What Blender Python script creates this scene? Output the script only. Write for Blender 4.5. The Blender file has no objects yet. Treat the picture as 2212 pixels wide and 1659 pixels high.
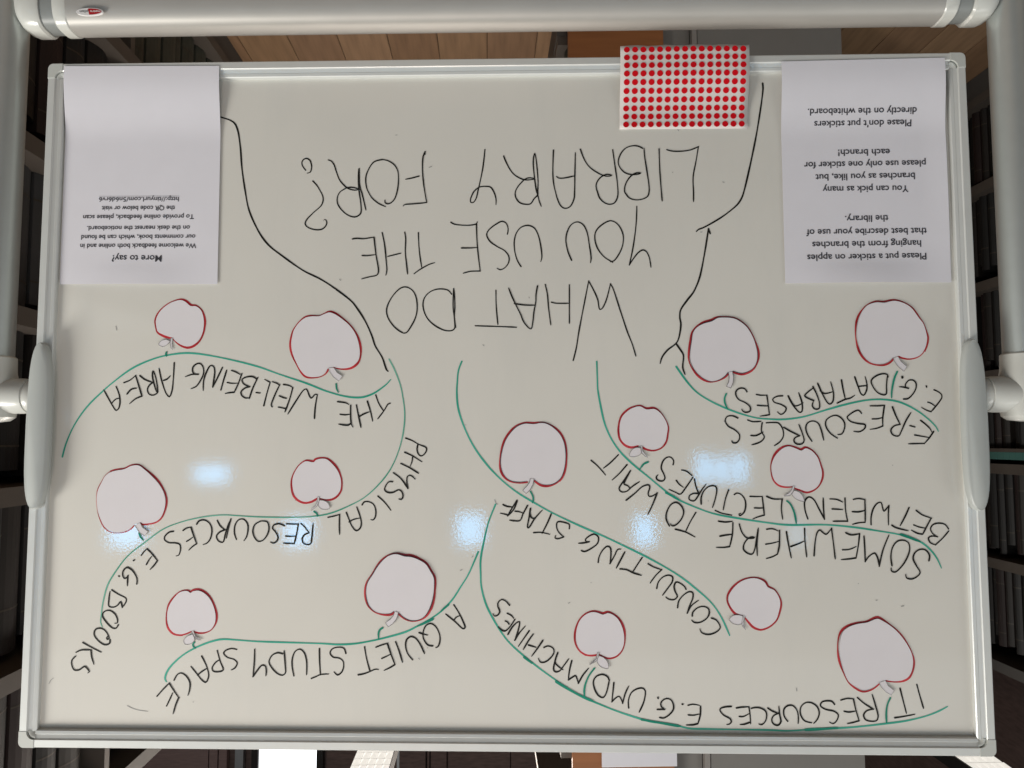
import bpy, bmesh, math, random
from mathutils import Vector, Matrix
random.seed(7)
sc = bpy.context.scene
COL = sc.collection
# ---------------------------------------------------------------- camera
CAM_LOC=[-0.03905, -0.98811, 0.05912]
CAM_X=[-0.999712, 0.023979, 0.000547];CAM_Y=[-0.002281, -0.072331, -0.997378];CAM_Z=[-0.023876, -0.997092, 0.072365]
BW=1.22;BH=0.89427
ROOM_ANGLE=-0.05717
ZC = 1.391            # height of the board's centre above the floor
cam_d = bpy.data.cameras.new('camera'); cam = bpy.data.objects.new('camera', cam_d); COL.objects.link(cam)
cam_d.sensor_width = 36.0; cam_d.lens = 27.036; cam_d.clip_start = 0.05; cam_d.clip_end = 100
M = Matrix(((CAM_X[0], CAM_Y[0], CAM_Z[0], CAM_LOC[0]), (CAM_X[1], CAM_Y[1], CAM_Z[1], CAM_LOC[1]),
            (CAM_X[2], CAM_Y[2], CAM_Z[2], CAM_LOC[2] + ZC), (0, 0, 0, 1)))
cam.matrix_world = M          # the phone was held upside down
sc.camera = cam
# ---------------------------------------------------------------- world and light
w = bpy.data.worlds.new('World'); sc.world = w; w.use_nodes = True
bg = w.node_tree.nodes['Background']; bg.inputs[0].default_value = (0.945, 0.985, 0.975, 1); bg.inputs[1].default_value = 0.50
sc.view_settings.view_transform = 'Standard'; sc.view_settings.look = 'None'; sc.view_settings.gamma = 1; sc.view_settings.exposure = 0.08
def area(name, loc, target, sx, sy, power, col):
    l = bpy.data.lights.new(name, 'AREA'); l.shape = 'RECTANGLE'; l.size = sx; l.size_y = sy; l.energy = power; l.color = col
    o = bpy.data.objects.new(name, l); COL.objects.link(o); o.location = loc
    o.rotation_euler = (Vector(target) - Vector(loc)).to_track_quat('-Z', 'Y').to_euler(); return o
area('added_board_light', (2.5, -1.25, 3.4), (0.5, 0, ZC), 1.2, 1.0, 88, (1.0, 0.96, 0.89))  # added key light for the board, kept out of its mirrored view
area('added_board_light', (-2.4, -1.1, 3.3), (0, 0, ZC), 1.0, 1.0, 11, (1.0, 0.97, 0.92))  # added weaker light on the board from the other side
area('aisle_fill', (0.3, 2.2, 2.9), (0.1, 2.6, 0), 0.7, 2.6, 46, (1.0, 0.90, 0.80))  # added area light that brightens the aisle floor
area('added_board_light', (0.35, -1.25, 2.95), (0.25, 0, ZC), 0.5, 0.5, 7, (1.0, 0.80, 0.70))  # added weak pinkish light that tints the middle of the board
def fill_point(loc, power):  # added point light above the strip lights, brightens walls and ceiling
    l = bpy.data.lights.new('wall_fill', 'POINT'); l.energy = power; l.color = (1.0, 0.92, 0.84); l.shadow_soft_size = 0.12
    o = bpy.data.objects.new('wall_fill', l); COL.objects.link(o); o.location = loc
fill_point((0.25, 3.1, 3.7), 7); fill_point((-1.75, 2.6, 3.7), 5)
# ---------------------------------------------------------------- helpers
def tag(o, label=None, cat=None, group=None, kind=None):
    for k, v in (('label', label), ('category', cat), ('group', group), ('kind', kind)):
        if v: o[k] = v
    return o
def empty(name, loc, label=None, cat=None, group=None, rot=0):
    o = bpy.data.objects.new(name, None); COL.objects.link(o); o.location = loc; o.rotation_euler[2] = rot
    o.empty_display_size = 0.05
    return tag(o, label, cat, group)
def link(name, me, parent=None, loc=(0, 0, 0)):
    o = bpy.data.objects.new(name, me); COL.objects.link(o); o.parent = parent; o.location = loc; return o
def mesh(name, verts, faces, mat, smooth=False):
    me = bpy.data.meshes.new(name); me.from_pydata([tuple(v) for v in verts], [], faces); me.materials.append(mat)
    bm = bmesh.new(); bm.from_mesh(me); bmesh.ops.recalc_face_normals(bm, faces=bm.faces); bm.to_mesh(me); bm.free()
    if smooth:
        for p in me.polygons: p.use_smooth = True
    return me
def box_v(x0, x1, y0, y1, z0, z1):
    v = [(x, y, z) for x in (x0, x1) for y in (y0, y1) for z in (z0, z1)]
    f = [(0, 1, 3, 2), (4, 6, 7, 5), (0, 4, 5, 1), (2, 3, 7, 6), (0, 2, 6, 4), (1, 5, 7, 3)]
    return v, f
def box(name, x0, x1, y0, y1, z0, z1, mat, parent=None, bevel=0, loc=(0, 0, 0)):
    v, f = box_v(x0, x1, y0, y1, z0, z1)
    me = mesh(name, v, f, mat)
    if bevel:
        bm = bmesh.new(); bm.from_mesh(me)
        bmesh.ops.bevel(bm, geom=list(bm.edges), offset=bevel, segments=2, profile=0.5, affect='EDGES'); bm.to_mesh(me); bm.free()
    return link(name, me, parent, loc)
def sweep_x(name, prof, xs, mat, parent, scales=None, smooth=True):
    """closed profile [(y,z)] swept along x, capped"""
    n = len(prof); v = []; f = []
    cy = sum(p[0] for p in prof) / n; cz = sum(p[1] for p in prof) / n
    for k, x in enumerate(xs):
        s = scales[k] if scales else 1
        v += [(x, cy + (p[0] - cy) * s, cz + (p[1] - cz) * s) for p in prof]
    for k in range(len(xs) - 1):
        for i in range(n):
            j = (i + 1) % n; f.append((k*n+i, k*n+j, (k+1)*n+j, (k+1)*n+i))
    f.append(tuple(range(n))); f.append(tuple(range((len(xs)-1)*n, len(xs)*n)))
    me = mesh(name, v, f, mat, smooth); o = link(name, me, parent)
    if smooth: autosmooth(me)
    return o
def autosmooth(me, ang=35):
    bm = bmesh.new(); bm.from_mesh(me)
    for e in bm.edges:
        if len(e.link_faces) == 2 and e.calc_face_angle(0) > math.radians(ang): e.smooth = False
    bm.to_mesh(me); bm.free()
def lathe(name, prof, axis, c, mat, parent, n=32):
    """prof [(r, t)] about axis 'x' or 'z' through c"""
    v = []; f = []
    for r, t in prof:
        for i in range(n):
            a = 2*math.pi*i/n; p = (r*math.cos(a), r*math.sin(a))
            v.append((c[0]+p[0], c[1]+p[1], c[2]+t) if axis == 'z' else (c[0]+t, c[1]+p[0], c[2]+p[1]))
    for k in range(len(prof)-1):
        for i in range(n):
            j = (i+1) % n; f.append((k*n+i, k*n+j, (k+1)*n+j, (k+1)*n+i))
    f.append(tuple(range(n))); f.append(tuple(range((len(prof)-1)*n, len(prof)*n)))
    me = mesh(name, v, f, mat, True); autosmooth(me); return link(name, me, parent)
# ---------------------------------------------------------------- materials
def mat(name, col, rough=0.5, metal=0.0, spec=0.5, noise=0.0, nscale=20, bump=0.0, bscale=200, coat=0, stretch=(1, 1, 1), rvar=0, emit=None, estr=0):
    m = bpy.data.materials.new(name); m.use_nodes = True; nt = m.node_tree; b = nt.nodes['Principled BSDF']
    b.inputs['Base Color'].default_value = (*col, 1); b.inputs['Roughness'].default_value = rough; b.inputs['Metallic'].default_value = metal
    b.inputs['Specular IOR Level'].default_value = spec; b.inputs['Coat Weight'].default_value = coat
    tc = nt.nodes.new('ShaderNodeTexCoord'); mp = nt.nodes.new('ShaderNodeMapping'); mp.inputs['Scale'].default_value = stretch
    nt.links.new(tc.outputs['Object'], mp.inputs[0])
    if noise or rvar:
        n = nt.nodes.new('ShaderNodeTexNoise'); n.inputs['Scale'].default_value = nscale; n.inputs['Detail'].default_value = 5
        nt.links.new(mp.outputs[0], n.inputs['Vector'])
        if noise:
            mx = nt.nodes.new('ShaderNodeMapRange'); mx.inputs[1].default_value = .3; mx.inputs[2].default_value = .7
            mx.inputs[3].default_value = 1-noise; mx.inputs[4].default_value = 1+noise
            nt.links.new(n.outputs[0], mx.inputs[0])
            h = nt.nodes.new('ShaderNodeVectorMath'); h.operation = 'SCALE'; h.inputs[0].default_value = col
            nt.links.new(mx.outputs[0], h.inputs['Scale']); nt.links.new(h.outputs[0], b.inputs['Base Color'])
        if rvar:
            r = nt.nodes.new('ShaderNodeMapRange'); r.inputs[3].default_value = rough-rvar; r.inputs[4].default_value = rough+rvar
            nt.links.new(n.outputs[0], r.inputs[0]); nt.links.new(r.outputs[0], b.inputs['Roughness'])
    if bump:
        n2 = nt.nodes.new('ShaderNodeTexNoise'); n2.inputs['Scale'].default_value = bscale; n2.inputs['Detail'].default_value = 3
        nt.links.new(mp.outputs[0], n2.inputs['Vector'])
        bp = nt.nodes.new('ShaderNodeBump'); bp.inputs['Strength'].default_value = bump; bp.inputs['Distance'].default_value = 0.001
        nt.links.new(n2.outputs[0], bp.inputs['Height']); nt.links.new(bp.outputs[0], b.inputs['Normal'])
    if emit:
        b.inputs['Emission Color'].default_value = (*emit, 1); b.inputs['Emission Strength'].default_value = estr
    return m
M_board = mat('whiteboard_enamel', (0.69, 0.680, 0.630), 0.045, spec=0.6, bump=0.03, bscale=300, rvar=0.015, nscale=3.5, noise=0.03)
def film(m):
    nt = m.node_tree; b = nt.nodes['Principled BSDF']; src = b.inputs['Base Color'].links[0].from_socket
    tc = nt.nodes['Texture Coordinate']; mp = nt.nodes.new('ShaderNodeMapping'); mp.inputs['Scale'].default_value = (9, 1, 2.2); mp.inputs['Rotation'].default_value = (0, .5, 0)
    n = nt.nodes.new('ShaderNodeTexNoise'); n.inputs['Scale'].default_value = 1.0; n.inputs['Detail'].default_value = 7; n.inputs['Roughness'].default_value = .65
    nt.links.new(tc.outputs['Object'], mp.inputs[0]); nt.links.new(mp.outputs[0], n.inputs['Vector'])
    r = nt.nodes.new('ShaderNodeMapRange'); r.inputs[1].default_value = .52; r.inputs[2].default_value = .80; r.inputs[3].default_value = 0; r.inputs[4].default_value = .16
    mx = nt.nodes.new('ShaderNodeMix'); mx.data_type = 'RGBA'; mx.inputs[7].default_value = (.47, .50, .50, 1)
    nt.links.new(n.outputs[0], r.inputs[0]); nt.links.new(r.outputs[0], mx.inputs[0]); nt.links.new(src, mx.inputs[6]); nt.links.new(mx.outputs[2], b.inputs['Base Color'])
film(M_board)
M_rail = mat('frame_lacquer', (0.68, 0.70, 0.68), 0.33, metal=0.25, noise=0.02, nscale=40, bump=0.03, bscale=900)
M_cap = mat('corner_plastic', (0.52, 0.54, 0.51), 0.35, noise=0.02, bump=0.03, bscale=600)
M_alu = mat('brushed_aluminium', (0.42, 0.41, 0.385), 0.48, metal=0.35, noise=0.03, nscale=60, bump=0.04, bscale=900, stretch=(0.3, 1, 1))
M_post = mat('painted_tube', (0.50, 0.53, 0.515), 0.34, metal=0.55, noise=0.02, nscale=50, bump=0.03, bscale=900)
M_clamp = mat('clamp_plastic', (0.43, 0.455, 0.44), 0.33, noise=0.02, nscale=30)
M_plast = mat('grey_white_plastic', (0.56, 0.57, 0.535), 0.28, noise=0.02, nscale=30, coat=0.2)
M_dkplast = mat('mid_grey_plastic', (0.22, 0.235, 0.23), 0.4, noise=0.03)
M_paper = mat('office_paper', (0.725, 0.72, 0.77), 0.92, spec=0.2, noise=0.012, nscale=30, bump=0.05, bscale=700)
M_apple = mat('apple_paper', (0.71, 0.69, 0.715), 0.92, spec=0.2, noise=0.012, nscale=30, bump=0.05, bscale=700)
M_print = mat('toner', (0.035, 0.035, 0.045), 0.7)
M_url = mat('toner_grey', (0.07, 0.07, 0.085), 0.7)
M_sheet = mat('sticker_backing', (0.71, 0.67, 0.645), 0.5, spec=0.4)
M_dot = mat('red_sticker', (0.60, 0.005, 0.012), 0.75, spec=.08, noise=0.05, nscale=200)
M_black = mat('black_marker', (0.009, 0.009, 0.007), 0.6, spec=.25, noise=0.3, nscale=120)
M_pencil = mat('printed_outline', (0.26, 0.25, 0.25), 0.7)
M_smudge = mat('faint_marker', (0.30, 0.30, 0.29), 0.5)
def marker(name, c1, c2, sc_):
    m = mat(name, c1, 0.35); nt = m.node_tree; b = nt.nodes['Principled BSDF']
    tc = nt.nodes['Texture Coordinate']; n = nt.nodes.new('ShaderNodeTexNoise'); n.inputs['Scale'].default_value = sc_; n.inputs['Detail'].default_value = 4
    nt.links.new(tc.outputs['Object'], n.inputs['Vector'])
    r = nt.nodes.new('ShaderNodeValToRGB'); r.color_ramp.elements[0].position = .36; r.color_ramp.elements[1].position = .66
    r.color_ramp.elements[0].color = (*c1, 1); r.color_ramp.elements[1].color = (*c2, 1)
    nt.links.new(n.outputs[0], r.inputs[0]); nt.links.new(r.outputs[0], b.inputs['Base Color']); return m
M_green = marker('green_marker', (0.008, 0.31, 0.21), (0.06, 0.42, 0.31), 14)
M_greend = marker('green_marker_heavy', (0.0, 0.20, 0.13), (0.005, 0.29, 0.19), 20)
M_greenl = marker('green_marker_light', (0.04, 0.30, 0.20), (0.16, 0.44, 0.33), 16)
M_red = marker('red_marker', (0.34, 0.006, 0.012), (0.58, 0.045, 0.055), 45)
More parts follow.
